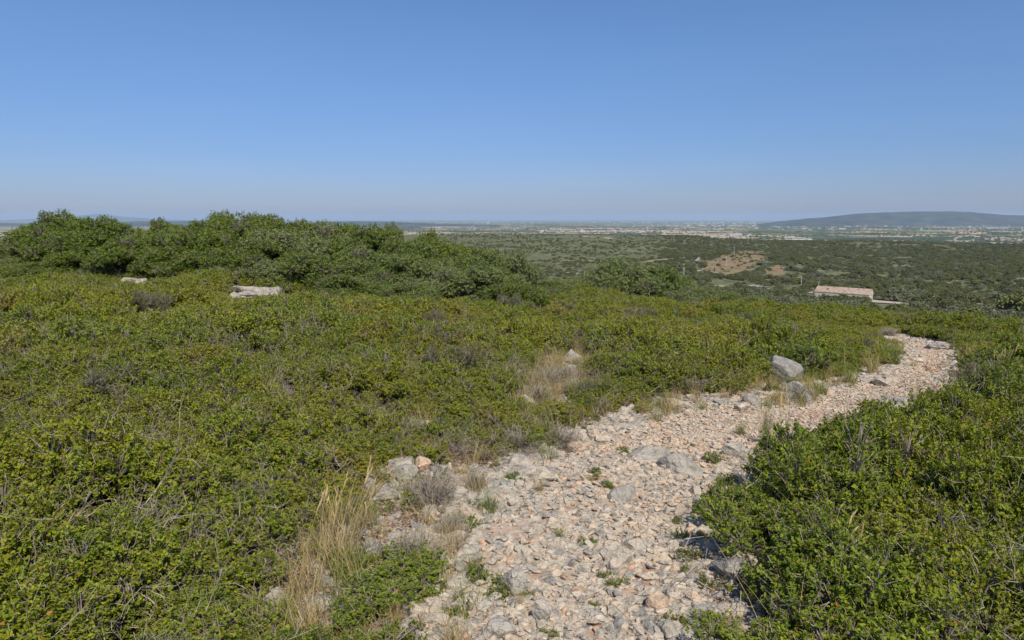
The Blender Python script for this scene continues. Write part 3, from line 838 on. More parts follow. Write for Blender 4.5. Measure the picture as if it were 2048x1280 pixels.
ROCKS = [
    # px, py(base), w, h, tint, label, seed, kwargs
    (506, 601, 84, 28, .10, "long pale limestone outcrop rising from the green scrub before the dark oaks", 1, dict(tilt=(0, .05), cuts=-2, rough=.22)),
    (546, 602, 34, 30, .12, "knobbly grey rock touching the right end of the long pale outcrop", 2, dict(rough=.1)),
    (468, 604, 26, 20, .1, "low pale rock at the left end of the long pale outcrop", 3, {}),
    (613, 606, 24, 16, .12, "small pale stone in the scrub just right of the long pale outcrop", 4, {}),
    (256, 574, 30, 18, .14, "beige stone in the scrub left of the long pale outcrop", 5, {}),
    (283, 574, 24, 16, .1, "pale grey stone beside the beige stone in the far left scrub", 6, {}),
    (1571, 768, 70, 44, -.1, "large smooth grey boulder tilted down to the right beside the path bend", 7, dict(tilt=(.0, .32), depth=.8, cuts=4, rough=.03, lift=.1)),
    (1590, 800, 34, 36, .0, "rough grey rock directly under the large tilted boulder", 8, dict(rough=.09)),
    (1614, 806, 24, 20, .02, "grey stone at the path edge right of the rock under the boulder", 9, {}),
    (1505, 810, 34, 22, .06, "smooth grey rounded stone half sunk at the left edge of the path bend", 10, {}),
    (1485, 822, 30, 15, .42, "flat cream stone lying in front of the smooth grey rounded stone", 11, {}),
    (1655, 790, 18, 14, .62, "small yellowish stone standing at the grass edge right of the boulder", 12, {}),
    (1151, 728, 28, 30, .08, "grey egg-shaped rock standing among pale dry grass in the clearing", 13, {}),
    (1146, 742, 22, 13, .2, "pale flat stone just below the egg-shaped rock in the clearing", 14, {}),
    (1055, 812, 32, 24, .16, "white block of rock set in green scrub below the dry grass clearing", 15, {}),
    (1020, 786, 30, 22, .05, "mottled grey rock half hidden by shrubs left of the dry grass clearing", 16, dict(rough=.1)),
    (1308, 792, 22, 14, .15, "pale stone peeping out of the scrub above the cluster left of the path", 17, {}),
    (1318, 812, 32, 20, .14, "pitted white rock at the scrub edge where the path bends", 18, dict(rough=.1)),
    (1335, 806, 22, 12, .03, "bluish grey stone leaning on the pitted white rock", 19, {}),
    (1362, 818, 36, 20, .45, "cream rounded stone beside grass tufts at the near side of the bend", 20, {}),
    (1188, 884, 26, 36, .44, "upright pointed cream rock at the left edge of the path", 21, dict(tilt=(0, -.3), cuts=8, depth=.7)),
    (1205, 888, 30, 20, .46, "low cream rock forming the right foot of the upright pointed rock", 22, dict(tilt=(0, .35))),
    (1152, 908, 40, 24, .84, "orange and cream stone at the left edge of the path", 23, {}),
    (1105, 915, 24, 24, .2, "small upright whitish stone between the orange stone and the green sprig", 24, {}),
    (1040, 944, 66, 34, .2, "big rounded grey beige rock where the dry shrubs meet the gravel", 25, dict(rough=.06)),
    (1085, 962, 50, 26, .36, "cream stone with dry grass lying below the big rounded beige rock", 26, {}),
    (795, 944, 66, 22, .24, "thin slanting slab of grey rock on top of the stone pile", 27, dict(tilt=(0, -.35), cuts=8)),
    (812, 962, 50, 34, .1, "flat-faced grey block under the slanting slab", 28, dict(cuts=12)),
    (843, 948, 30, 34, .88, "rusty orange stone wedged at the right of the stone pile", 29, dict(tilt=(0, .3))),
    (850, 936, 34, 28, .02, "bluish white rock behind the rusty orange stone", 30, dict(tilt=(0, .6), rough=.08)),
    (885, 958, 32, 32, .13, "bright white lump of rock right of the stone pile", 31, dict(rough=.09)),
    (768, 1002, 64, 42, .16, "broad grey rock buried below the stone pile beside the tall yellow grass", 32, {}),
    (738, 988, 24, 32, .0, "dark grey stone between the tall yellow grass and the stone pile", 33, {}),
    (905, 1000, 66, 26, .2, "long beige rock behind the grey dry shrub", 34, {}),
    (846, 866, 38, 24, .13, "pale rock amid grey dry shrubs left of the upper scrub", 35, dict(rough=.08)),
    (893, 862, 46, 22, .14, "low whitish rock partly covered by green scrub", 36, dict(rough=.08)),
    (1245, 1000, 58, 24, .02, "flat blue grey slab set flush in the middle of the path", 37, dict(depth=1.2, sink=.5, rough=.02)),
    (1300, 920, 90, 18, .16, "low hump of bedrock crossing the path below the bend", 38, dict(depth=.9, sink=.4)),
    (1362, 946, 92, 34, .06, "long grey ridge of bedrock across the right of the path", 39, dict(tilt=(0, .15), sink=.4, rough=.08)),
    (1472, 912, 52, 22, .14, "white bedrock lump against the scrub at the right path edge", 40, dict(rough=.08, sink=.3)),
    (1452, 965, 34, 16, .18, "rounded pale rock at the foot of the scrub right of the path", 41, {}),
    (1448, 990, 28, 18, .17, "whitish stone tucked beneath the right scrub edge", 42, {}),
    (1413, 1062, 30, 18, .80, "orange pink stone beside the green sprigs at the right path edge", 43, {}),
    (1268, 1104, 48, 26, .30, "smooth cream stone near the middle of the path", 44, {}),
    (1234, 1124, 64, 30, .22, "long pale flat stone touching the smooth cream stone mid path", 45, dict(sink=.35)),
    (1236, 1150, 42, 30, .56, "pinkish flat stone below the long pale stone mid path", 46, {}),
    (1318, 1222, 44, 34, .86, "orange stone near the bottom of the path", 47, dict(tilt=(0, -.4))),
    (1388, 1212, 32, 26, .82, "orange stone at the bottom right edge of the path", 48, {}),
    (1030, 1190, 50, 52, .12, "grey rock between the two green plants on the lower path", 49, dict(sink=.3)),
    (1085, 1245, 40, 44, .16, "whitish grey rock in the gravel left of the lowest red soil patch", 50, {}),
    (905, 1170, 26, 28, .70, "small peach coloured stone above the low green plants", 51, dict(tilt=(0, -.5))),
    (895, 1096, 30, 28, .30, "pale cube-like stone at the left edge of the gravel below the grey shrub", 52, {}),
    (745, 1120, 36, 40, .06, "grey rock between grass and grey shrub left of the path", 53, {}),
    (770, 1165, 54, 40, .12, "broad pale rock below the grey rock in the left verge", 54, {}),
    (725, 1225, 50, 26, .2, "low pale stone among dry grass in the bottom verge", 55, {}),
    (640, 1222, 60, 26, .1, "wide grey rock in the grass at the bottom left verge", 56, {}),
    (548, 1215, 40, 36, .13, "white rock with a green sprig at the end of the left scrub", 57, {}),
    (535, 1240, 44, 22, .16, "flat pale stone below the white rock with a sprig", 58, {}),
    (460, 1268, 90, 36, .10, "large pale rock at the bottom edge below the left scrub", 59, dict(rough=.08)),
    (1472, 1168, 74, 58, .0, "dark grey rock in the scrub right of the lower path", 60, dict(rough=.09)),
    (1567, 1185, 36, 62, .02, "ragged grey rock standing in the scrub right of the lower path", 61, dict(rough=.1)),
    (1350, 1280, 60, 30, .2, "flat greyish stone at the very bottom right of the path", 62, dict(sink=.35)),
    (1000, 1275, 64, 30, .14, "grey slab at the very bottom left of the gravel", 63, dict(sink=.35)),
    (1790, 812, 60, 14, .1, "flat grey bedrock at the far edge of the right scrub on the path", 64, dict(sink=.5)),
    (1880, 700, 44, 12, .1, "pale broken bedrock at the right edge of the upper path", 65, dict(sink=.3, rough=.1)),
    (1838, 724, 24, 7, .5, "long thin stone lying across the upper path", 66, {}),
    (1863, 742, 16, 9, .95, "small brown red stone in the upper path", 67, {}),
    (1785, 765, 30, 14, .42, "cream rock on the left rim of the upper path bend", 68, {}),
    (1762, 772, 30, 16, .2, "pale angular rock beside the cream rock on the left rim", 69, {}),
]
for (px, py, wp, hp, ti, lab, sd_, kw) in ROCKS:
    rock(px, py, wp, hp, ti, lab, sd_, **kw)

# ------------------------------------------------------------------ dry grey shrubs (thyme)
def thyme_mesh(seed, R=.22, Ht=.2, n=420):
    rs = np.random.RandomState(seed); g = Geo()
    K = unit(rs.normal(size=(9, 3)) * np.array([1, 1, .5]) + np.array([0, 0, .5])); D = unit(K[rs.randint(0, 9, n)] + rs.normal(size=(n, 3)) * .38); D[:, 2] = np.abs(D[:, 2]) + .08
    P1 = D * np.array([R, R, Ht * 1.15]) * (.35 + .75 * rs.rand(n) ** 1.3)[:, None]
    P0 = P1 * .12 + rs.normal(size=(n, 3)) * .008
    M = P0 + (P1 - P0) * .5 + rs.normal(size=(n, 3)) * R * .07
    V, Q = prisms(P0, M, .0017, .0013); g.add(V, Q, 0, rs.rand(len(Q)))
    V, Q = prisms(M, P1, .0013, .0009); g.add(V, Q, 0, rs.rand(len(Q)))
    for _ in range(7):
        t = rs.rand(n)[:, None]; q0 = M + (P1 - M) * t
        q1 = q0 + unit(D + rs.normal(size=(n, 3)) * .6) * R * (.10 + .12 * rs.rand(n))[:, None]
        q1[:, 2] = np.maximum(q1[:, 2], .004)
        V, Q = prisms(q0, q1, .0012, .0009); g.add(V, Q, 0, rs.rand(len(Q)))
    return g.mesh("thyme_mesh", [M_thyme])
THY = [thyme_mesh(700 + k) for k in range(4)]
THYME = [
    (1075, 800, 60, 34, "low dried bush at the lower left of the clearing"),
    (1130, 760, 56, 30, "dried bush in the middle of the clearing below the flat stone"),
    (1150, 790, 50, 30, "grey dried bush at the lower right of the clearing"),
    (865, 1020, 105, 80, "large grey dried bush covering the rocks below the stone pile"),
    (835, 1135, 115, 85, "broad grey brown dried bush low on the left verge above the green plant"),
    (1040, 905, 90, 50, "brown grey dried bush between green scrub clumps above the rounded beige rock"),
    (1120, 895, 80, 46, "grey dried bush left of the upright pointed rock"),
    (818, 885, 70, 46, "beige dried bush left of the pale rocks at the head of the verge"),
    (955, 985, 75, 50, "dark grey dried bush left of the rounded beige rock"),
    (905, 1075, 75, 55, "sprawling grey dried bush at the left edge of the gravel"),
    (1095, 770, 60, 36, "pinkish grey dried bush in the clearing left of the egg-shaped rock"),
    (790, 905, 60, 46, "grey dried bush behind the slanting slab"),
    (910, 900, 60, 40, "straw grey dried bush between the pale rock and the white lump"),
    (300, 1235, 90, 70, "grey dried bush deep in the bottom left scrub"),
    (385, 1275, 90, 60, "silvery dried bush at the bottom edge left of the large pale rock"),
    (505, 1110, 70, 60, "purplish dried bush inside the left scrub"),
    (1110, 650, 50, 22, "reddish grey dried bush in the far scrub below the dark bushes"),
    (1300, 655, 60, 22, "whitish dried bush in the far scrub left of the yellow green drift"),
    (1600, 800, 40, 26, "small grey dried bush growing on the rock under the boulder"),
    (1775, 672, 30, 14, "pale dried bush where the path disappears"),
]
rsq = random.Random(5)
for k, (px, py, wp, hp, lab) in enumerate(THYME):
    p = hit(px, py); dist = math.hypot(p[0], p[1]); s = wp / FPX * dist / .34; sz = hp / FPX * dist / .22
    o = obj("dried_bush", THY[k % 4], None, tuple(p), rsq.uniform(0, 6), (s * rsq.uniform(.85, 1.25), s * rsq.uniform(.8, 1.2), max(sz, s * .7)))
    tag(o, lab, "dry bush", "dried grey bushes of the stony ground")

# ------------------------------------------------------------------ grass
def tuft_mesh(seed, n, h, spread, wid, mat, lean=.5, heads=0, droop=.3):
    rs = np.random.RandomState(seed)
    b = np.stack([rs.normal(size=n) * spread * .25, rs.normal(size=n) * spread * .25, np.zeros(n)], 1)
    a = rs.rand(n) * 6.283
    out = np.stack([np.cos(a), np.sin(a), np.zeros(n)], 1)
    L = h * (.5 + .5 * rs.rand(n)); le = lean * (.3 + rs.rand(n))
    side = np.stack([-np.sin(a), np.cos(a), np.zeros(n)], 1)
    rows = []
    segs = 4
    for s in range(segs + 1):
        t = s / segs
        p = b + out * (L * le * t ** 1.5)[:, None] + np.array([0, 0, 1.]) * (L * (t - droop * le * t ** 2.6))[:, None]
        wv = wid * (1 - t * .85)
        rows += [p - side * wv, p + side * wv]
    V = np.stack(rows, 1).reshape(-1, 3); m = 2 * (segs + 1)
    base = np.arange(n) * m
    Q = np.concatenate([np.stack([base + 2 * s, base + 2 * s + 1, base + 2 * s + 3, base + 2 * s + 2], 1) for s in range(segs)])
    lv = rs.rand(n)
    g = Geo(); g.add(V, Q, 0, np.concatenate([lv] * segs))
    return g.mesh("tuft_mesh", [mat]), V.reshape(n, m, 3)
TD = [tuft_mesh(800 + k, 130, .26, .10, .0012, M_dry, .7)[0] for k in range(3)]
TG = [tuft_mesh(820 + k, 150, .26, .12, .0014, M_grn, .6)[0] for k in range(3)]
TUFTS = [  # px, py, w, h, dry?, label
    (980, 1030, 100, 70, 0, "pale green grass tuft at the left edge of the gravel"),
    (1080, 985, 60, 40, 1, "straw grass tuft on the cream stone at the gravel edge"),
    (1120, 790, 50, 30, 1, "rusty straw grass tuft in the clearing below the egg-shaped rock"),
    (1175, 745, 46, 44, 1, "pinkish straw grass tuft right of the egg-shaped rock"),
    (1065, 780, 50, 44, 1, "tall straw grass tuft at the left of the clearing"),
    (1110, 725, 46, 36, 1, "orange straw grass tuft above the clearing"),
    (620, 1130, 80, 90, 1, "thin yellow grass tuft under the left scrub edge"),
    (790, 1250, 120, 90, 1, "wide straw coloured grass tuft at the bottom of the verge"),
    (700, 1275, 90, 90, 1, "straw and green grass tuft at the bottom edge of the photo"),
    (580, 1270, 90, 90, 0, "green grass tuft at the bottom edge under the scrub"),
    (850, 1270, 80, 60, 1, "yellow grass tuft where the gravel starts at the bottom"),
    (800, 1180, 60, 60, 1, "tawny grass tuft between two pale rocks low on the verge"),
    (945, 1150, 80, 56, 0, "yellow green grass tuft above the low green plants on the path"),
    (1040, 1215, 50, 40, 1, "tiny pale grass tuft in the gravel near the bottom"),
    (1120, 1075, 44, 26, 0, "thin green grass tuft in the middle of the gravel"),
    (1330, 915, 50, 20, 1, "reddish straw grass tuft on the hump of bedrock"),
    (1405, 822, 40, 26, 0, "green grass tuft among stones left of the path bend"),
    (1450, 800, 50, 30, 1, "straw grass tuft at the scrub edge above the bend"),
    (1640, 790, 60, 34, 0, "green and yellow grass tuft right of the boulder"),
    (1700, 770, 60, 40, 0, "lush green grass tuft on the rim left of the upper path"),
    (1745, 750, 60, 40, 1, "yellowing grass tuft on the rim left of the upper path"),
    (1785, 728, 50, 36, 0, "green grass tuft at the corner of the upper path"),
    (1800, 712, 40, 30, 1, "straw grass tuft at the corner of the upper path"),
    (1945, 740, 60, 50, 1, "tall straw grass tuft at the right edge of the upper path"),
    (1985, 735, 60, 46, 0, "olive grass tuft right of the tall straw tuft"),
    (1930, 770, 60, 34, 1, "pinkish straw grass tuft where the upper path meets the right scrub"),
    (1530, 890, 46, 100, 0, "tall thin green grass tuft rising in front of the path bend"),
    (1480, 870, 40, 34, 0, "short green grass tuft at the right edge below the bend"),
    (1590, 1240, 110, 60, 1, "pale dry grass tuft inside the bottom right scrub"),
    (1680, 1240, 120, 100, 0, "long green grass tuft inside the bottom right scrub"),
    (1250, 1000, 30, 16, 1, "very small straw tuft beside the flat slab of the path"),
    (1180, 965, 36, 18, 0, "very small green tuft near the upper gravel"),
    (140, 545, 70, 30, 1, "thin yellow grass before the tallest oak on the skyline"),
    (1250, 600, 60, 16, 1, "straw grass on the crest before the grey green bush"),
    (1310, 605, 60, 16, 1, "straw grass on the crest right of the grey green bush"),
]
for k, (px, py, wp, hp, dry, lab) in enumerate(TUFTS):
    p = hit(px, py); dist = math.hypot(p[0], p[1]); s = wp / FPX * dist / .30; sz = hp / FPX * dist / .22
    o = obj("grass_tuft", (TD if dry else TG)[k % 3], None, tuple(p), rsq.uniform(0, 6), (s, s, sz))
    tag(o, lab, "grass tuft", "grass tufts on the stony ground")

# tall feathery grass, left of the path
def feather(px, py, n, hpx, leanx, lab, seed):
    rs = np.random.RandomState(seed)
    p = hit(px, py); dist = math.hypot(p[0], p[1])
    Hh = hpx / FPX * dist
    root = empty("tall_grass", tuple(p)); tag(root, lab, "grass", "tall seeding grasses")
    g = Geo(); gh = Geo()
    for k in range(n):
        b = np.array([rs.normal() * .05, rs.normal() * .05, 0]); L = Hh * (.65 + .4 * rs.rand())
        lx = leanx * (.6 + .8 * rs.rand()) + rs.normal() * .07; ly = rs.normal() * .1
        pts = [b + np.array([lx * L * t ** 1.4, ly * L * t ** 1.4, L * t * (1 - .06 * t)]) for t in np.linspace(0, 1, 7)]
        pts = np.array(pts)
        V, Q = prisms(pts[:-1], pts[1:], .0024 * (1 - np.linspace(0, .6, 6)), .0024 * (1 - np.linspace(.1, .7, 6))); g.add(V, Q, 0, rs.rand())
        if k % 2 == 0:
            d = unit(pts[-1] - pts[-2])
            for s in range(5):
                q0 = pts[-1] - d * .02 * s; q1 = q0 + unit(d + rs.normal(size=3) * .18) * .055
                V, Q = prisms([q0, q0 + (q1 - q0) * .5], [q0 + (q1 - q0) * .5, q1], [.0016, .0048], [.0048, .0008]); gh.add(V, Q, 0, .6 + .4 * rs.rand())
    obj("stalks", g.mesh("stalks_mesh", [M_dry]), root)
    obj("seed_heads", gh.mesh("seed_heads_mesh", [M_dry]), root)
feather(690, 1115, 22, 195, .25, "tall straw yellow grass with seed heads leaning right beside the stone pile", 1)
feather(660, 1085, 14, 120, .15, "shorter thin dry grass with seed heads left of the tallest yellow clump", 2)
feather(1555, 905, 7, 150, .0, "few tall green straw stems in front of the path bend", 3)
feather(1665, 1190, 12, 150, .25, "arching dry stems in the dark hollow of the right scrub", 4)
feather(1870, 1230, 8, 140, .45, "long dry stems leaning right in the bottom right scrub", 5)
feather(60, 1170, 12, 150, .7, "long pale stems lying over the bottom left scrub", 6)
feather(1560, 1270, 10, 120, .3, "pale stems low at the bottom right beside the path", 7)
feather(1990, 770, 12, 70, .2, "fine straw stems on the right bank above the scrub", 8)

# scattered thin blades through the scrub
BL = proto_collection("blade_protos", [tuft_mesh(840 + k, 7, .55, .10, .0016, M_dry, .6)[0] for k in range(3)] + [tuft_mesh(850 + k, 9, .5, .12, .0018, M_grn, .5)[0] for k in range(3)])
def build_blades():
    rs = np.random.RandomState(31)
    n0 = 1500
    rr = 2 + 25 * rs.rand(n0) ** .8; aa = np.radians(rs.uniform(-52, 52, n0))
    x = rr * np.sin(aa); y = rr * np.cos(aa)
    onp, vg, d, clr, px, py = zone(x, y)
    keep = ~onp & ((fbm(x / 1.7, y / 1.7) > .0) | (d < .5)) & (rs.rand(n0) < np.where(d < .8, 1, .42))
    x, y, d, vg = x[keep], y[keep], d[keep], vg[keep]; n = len(x)
    s = .75 + .5 * rs.rand(n)
    s = np.where(vg, s * .5, s)
    rot = np.stack([rs.normal(size=n) * .15, rs.normal(size=n) * .15, rs.rand(n) * 6.283], 1)
    scatter("grass", np.stack([x, y, H(x, y)], 1), rot, np.stack([s, s, s], 1), rs.randint(0, 6, n), rs.rand(n), BL)
build_blades()
def build_greenery():
    rs = np.random.RandomState(35)
    n0 = 4000
    x = rs.uniform(-4, 8, n0); y = rs.uniform(1.2, 14, n0)
    onp, vg, d, clr, px, py = zone(x, y)
    low = smooth((py - 950) / 150) * smooth((940 - px) / 150)
    pr = np.where(vg, .10 + .30 * low, 0) + np.where(clr, .12, 0) + np.where((~onp) & (d < .3), .10, 0) + np.where(onp & (d < .22), .05, 0)
    k = (rs.rand(n0) < pr) & (fbm(x / .6, y / .6 + 44, 2) > -.15)
    x, y = x[k], y[k]; n = len(x); s = .7 + 1.0 * rs.rand(n)
    scatter("low_greenery", np.stack([x, y, H(x, y)], 1), np.stack([rs.normal(size=n) * .1, rs.normal(size=n) * .1, rs.rand(n) * 6.28], 1), np.stack([s, s, s * .9], 1),
            rs.randint(0, 4, n), rs.normal(size=n) * .5, proto_collection("greenery_protos", SPR))
    print("greenery", n)
SG = proto_collection("short_grass_protos", [tuft_mesh(860 + k, 60, .20, .10, .0011, M_dry, .8)[0] for k in range(3)] + [tuft_mesh(870 + k, 60, .20, .10, .0012, M_grn, .7)[0] for k in range(2)])
def build_short_grass():
    rs = np.random.RandomState(33)
    n0 = 6000
    x = rs.uniform(-4, 8, n0); y = rs.uniform(1.2, 14, n0)
    onp, vg, d, clr, px, py = zone(x, y)
    low = smooth((py - 1000) / 150) * smooth((900 - px) / 150)
    rim = (~onp) & (d < .40)
    pr = np.where(vg, .16 + .75 * low, 0) + np.where(clr, .85, 0) + np.where(rim, .16, 0) + np.where(onp & (d < .3), .02, 0)
    keep = rs.rand(n0) < pr * 1.7
    x, y, px, py = x[keep], y[keep], px[keep], py[keep]; n = len(x)
    s = .7 + .8 * rs.rand(n)
    idx = np.where(rs.rand(n) < .62, rs.randint(0, 3, n), 3 + rs.randint(0, 2, n))
    scatter("grass", np.stack([x, y, H(x, y)], 1), np.stack([rs.normal(size=n) * .1, rs.normal(size=n) * .1, rs.rand(n) * 6.28], 1), np.stack([s, s, s * (.8 + .5 * rs.rand(n))], 1), idx, rs.rand(n), SG)
    print("short grass", n)
build_short_grass()
M_litter = simple("dead_leaf", [(0, (.16, .09, .05)), (.5, (.30, .17, .09)), (.85, (.42, .24, .12)), (1, (.40, .34, .26))])
def litter_mesh(seed):
    rs = np.random.RandomState(seed); n = 90; g = Geo()
    B = np.stack([rs.normal(size=n) * .08, rs.normal(size=n) * .08, .004 + .012 * rs.rand(n)], 1)
    a = rs.rand(n) * 6.283
    V, Q = leaves(B, np.stack([np.cos(a), np.sin(a), rs.normal(size=n) * .25], 1), np.stack([rs.normal(size=n) * .35, rs.normal(size=n) * .35, np.ones(n)], 1), .017 * (.7 + .6 * rs.rand(n)), .26)
    lv = rs.rand(n); g.add(V, Q, 0, np.concatenate([lv, lv]))
    P = np.stack([rs.normal(size=14) * .08, rs.normal(size=14) * .08, np.full(14, .008)], 1); a = rs.rand(14) * 6.283
    V, Q = prisms(P, P + np.stack([np.cos(a), np.sin(a), rs.rand(14) * .3], 1) * .07, .0014, .0009); g.add(V, Q, 0, 1.0)
    return g.mesh("litter_mesh", [M_litter])
def build_litter():
    rs = np.random.RandomState(37); n0 = 9000
    x = rs.uniform(-5, 8, n0); y = rs.uniform(1.0, 11, n0)
    onp, vg, d, clr, px, py = zone(x, y)
    k = ~onp & ((x < .4) | (d < .5) | (y < 6)) & (np.hypot(x, y) < 11)
    x, y = x[k], y[k]; n = len(x); s = .8 + .6 * rs.rand(n)
    scatter("leaf_litter", np.stack([x, y, H(x, y)], 1), np.stack([np.zeros(n), np.zeros(n), rs.rand(n) * 6.28], 1), np.stack([s, s, s], 1), rs.randint(0, 3, n), rs.rand(n), proto_collection("litter_protos", [litter_mesh(880 + k) for k in range(3)]))
build_litter()

# ------------------------------------------------------------------ low green plants on the gravel
def sprig_mesh(seed):
    rs = np.random.RandomState(seed); g = Geo()
    lobes = [(rs.normal() * .05, rs.normal() * .04, .02 + .03 * rs.rand(), .035 + .03 * rs.rand()) for _ in range(8)]
    foliage(g, rs, lobes, 75, 7, .014, .03, twig_r=.0010)
    return g.mesh("sprig_mesh", [M_sprig, M_twig])
SPR = [sprig_mesh(900 + k) for k in range(4)]
SPRIGS = [
    (862, 1195, 60, 62, "bright green bushy plant at the left edge of the lower gravel"),
    (960, 1175, 80, 40, "spreading green plant around a pale stone low on the path"),
    (1000, 1200, 60, 34, "green trailing plant below the spreading one"),
    (915, 1235, 56, 44, "green plant on whitish stones left of the bottom path"),
    (935, 1215, 40, 26, "little green plant right above the bottom left one"),
    (1182, 950, 36, 16, "tiny green plant on red soil high on the gravel"),
    (1215, 972, 34, 14, "tiny green plant between gravel and flat slab"),
    (1175, 1092, 40, 18, "small green plant with a dead stick mid gravel"),
    (1207, 1160, 36, 20, "small yellow green plant left of the lower red soil"),
    (1238, 1178, 40, 24, "small olive plant by the lower red soil patch"),
    (1355, 1052, 30, 26, "small green plant inside the right edge of the gravel"),
    (1362, 1080, 34, 24, "leafy green plant stacked below another at the right gravel edge"),
    (1370, 1122, 48, 40, "reddish green plant at the right gravel edge"),
    (1398, 1030, 50, 22, "low green plant between gravel and orange pink stone"),
    (1405, 1080, 34, 20, "green plant beside the orange pink stone"),
    (1350, 1255, 48, 30, "bright green plant at the bottom of the path"),
    (1088, 1276, 50, 14, "flat green plant at the very bottom of the gravel"),
    (1440, 975, 50, 34, "green plant at the foot of the right scrub beside the bedrock"),
    (1430, 925, 44, 24, "green plant on the bedrock ridge"),
    (1375, 1150, 30, 24, "dark green plant at the right gravel edge low down"),
    (1060, 1195, 34, 34, "green plant right of the grey rock low on the path"),
    (800, 1020, 76, 66, "fresh green shrublet below the stone pile"),
    (1250, 905, 36, 14, "little green plant above the hump of bedrock"),
    (1420, 1178, 44, 40, "green plant before the dark grey rock in the scrub"),
    (1195, 1215, 30, 14, "smallest green plant low in the gravel"),
]
build_greenery()
for k, (px, py, wp, hp, lab) in enumerate(SPRIGS):
    p = hit(px, py); dist = math.hypot(p[0], p[1]); s = 1.3 * wp / FPX * dist / .22; sz = 1.2 * hp / FPX * dist / .11
    o = obj("low_plant", SPR[k % 4], None, tuple(p), rsq.uniform(0, 6), (s, s, max(.5 * s, min(sz, 1.3 * s))))
    o["tint"] = rsq.uniform(-.3, .4)
    tag(o, lab, "low plant", "low green plants on the gravel")

# ------------------------------------------------------------------ oaks
def oak_meshes(seed, R, Ht, nl, ntips, L=.045, zlow=.1):
    """crown mesh and trunk mesh of a bushy evergreen oak"""
    rs = np.random.RandomState(seed); g = Geo(); tr = Geo()
    lobes = []
    for k in range(nl):
        a = rs.rand() * 6.283; q = R * .85 * math.sqrt(rs.rand())
        lr = R * (.22 + .17 * rs.rand())
        top = Ht * math.sqrt(max(.05, 1 - (q / R) ** 2 * .75)) - lr
        lo = max(zlow * Ht, lr * .6)
        hz = lo + (top - lo) * (rs.rand() ** .55) if top > lo else lo * .8
        hz *= (.95 + .1 * rs.rand())
        lobes.append((q * math.cos(a), q * math.sin(a), hz, lr))
    foliage(g, rs, lobes, ntips, 8, L, L * 2.2, twig_r=.003, fill=.45, zmin=-.5, upb=.35)
    for (cx, cy_, cz, lr) in lobes:
        j = np.array([cx * .25 + rs.normal() * .05, cy_ * .25, cz * .45]); e = np.array([cx, cy_, cz])
        b0 = np.array([cx * .07, cy_ * .07, -.1])
        m = j + (e - j) * .5 + rs.normal(size=3) * .06 * R
        V, Q = prisms([b0, j, m], [j, m, e], [.04, .026, .017], [.028, .017, .008], 6); tr.add(V, Q, 0, rs.rand(len(Q)))
    for k in range(12):   # bare grey twigs near the base
        a = rs.rand() * 6.283; e = np.array([math.cos(a) * R * .8, math.sin(a) * R * .8, Ht * (.2 + .5 * rs.rand())]); b0 = e * .3
        V, Q = prisms([b0], [e], [.012], [.004], 4); tr.add(V, Q, 0, 1.0)
    return g.mesh("oak_crown_mesh", [M_oak, M_twig]), tr.mesh("oak_trunk_mesh", [M_bark])
OAK = [oak_meshes(1000 + k, 1.15, 1.9, 36, 4200, .042, .04) for k in range(6)]

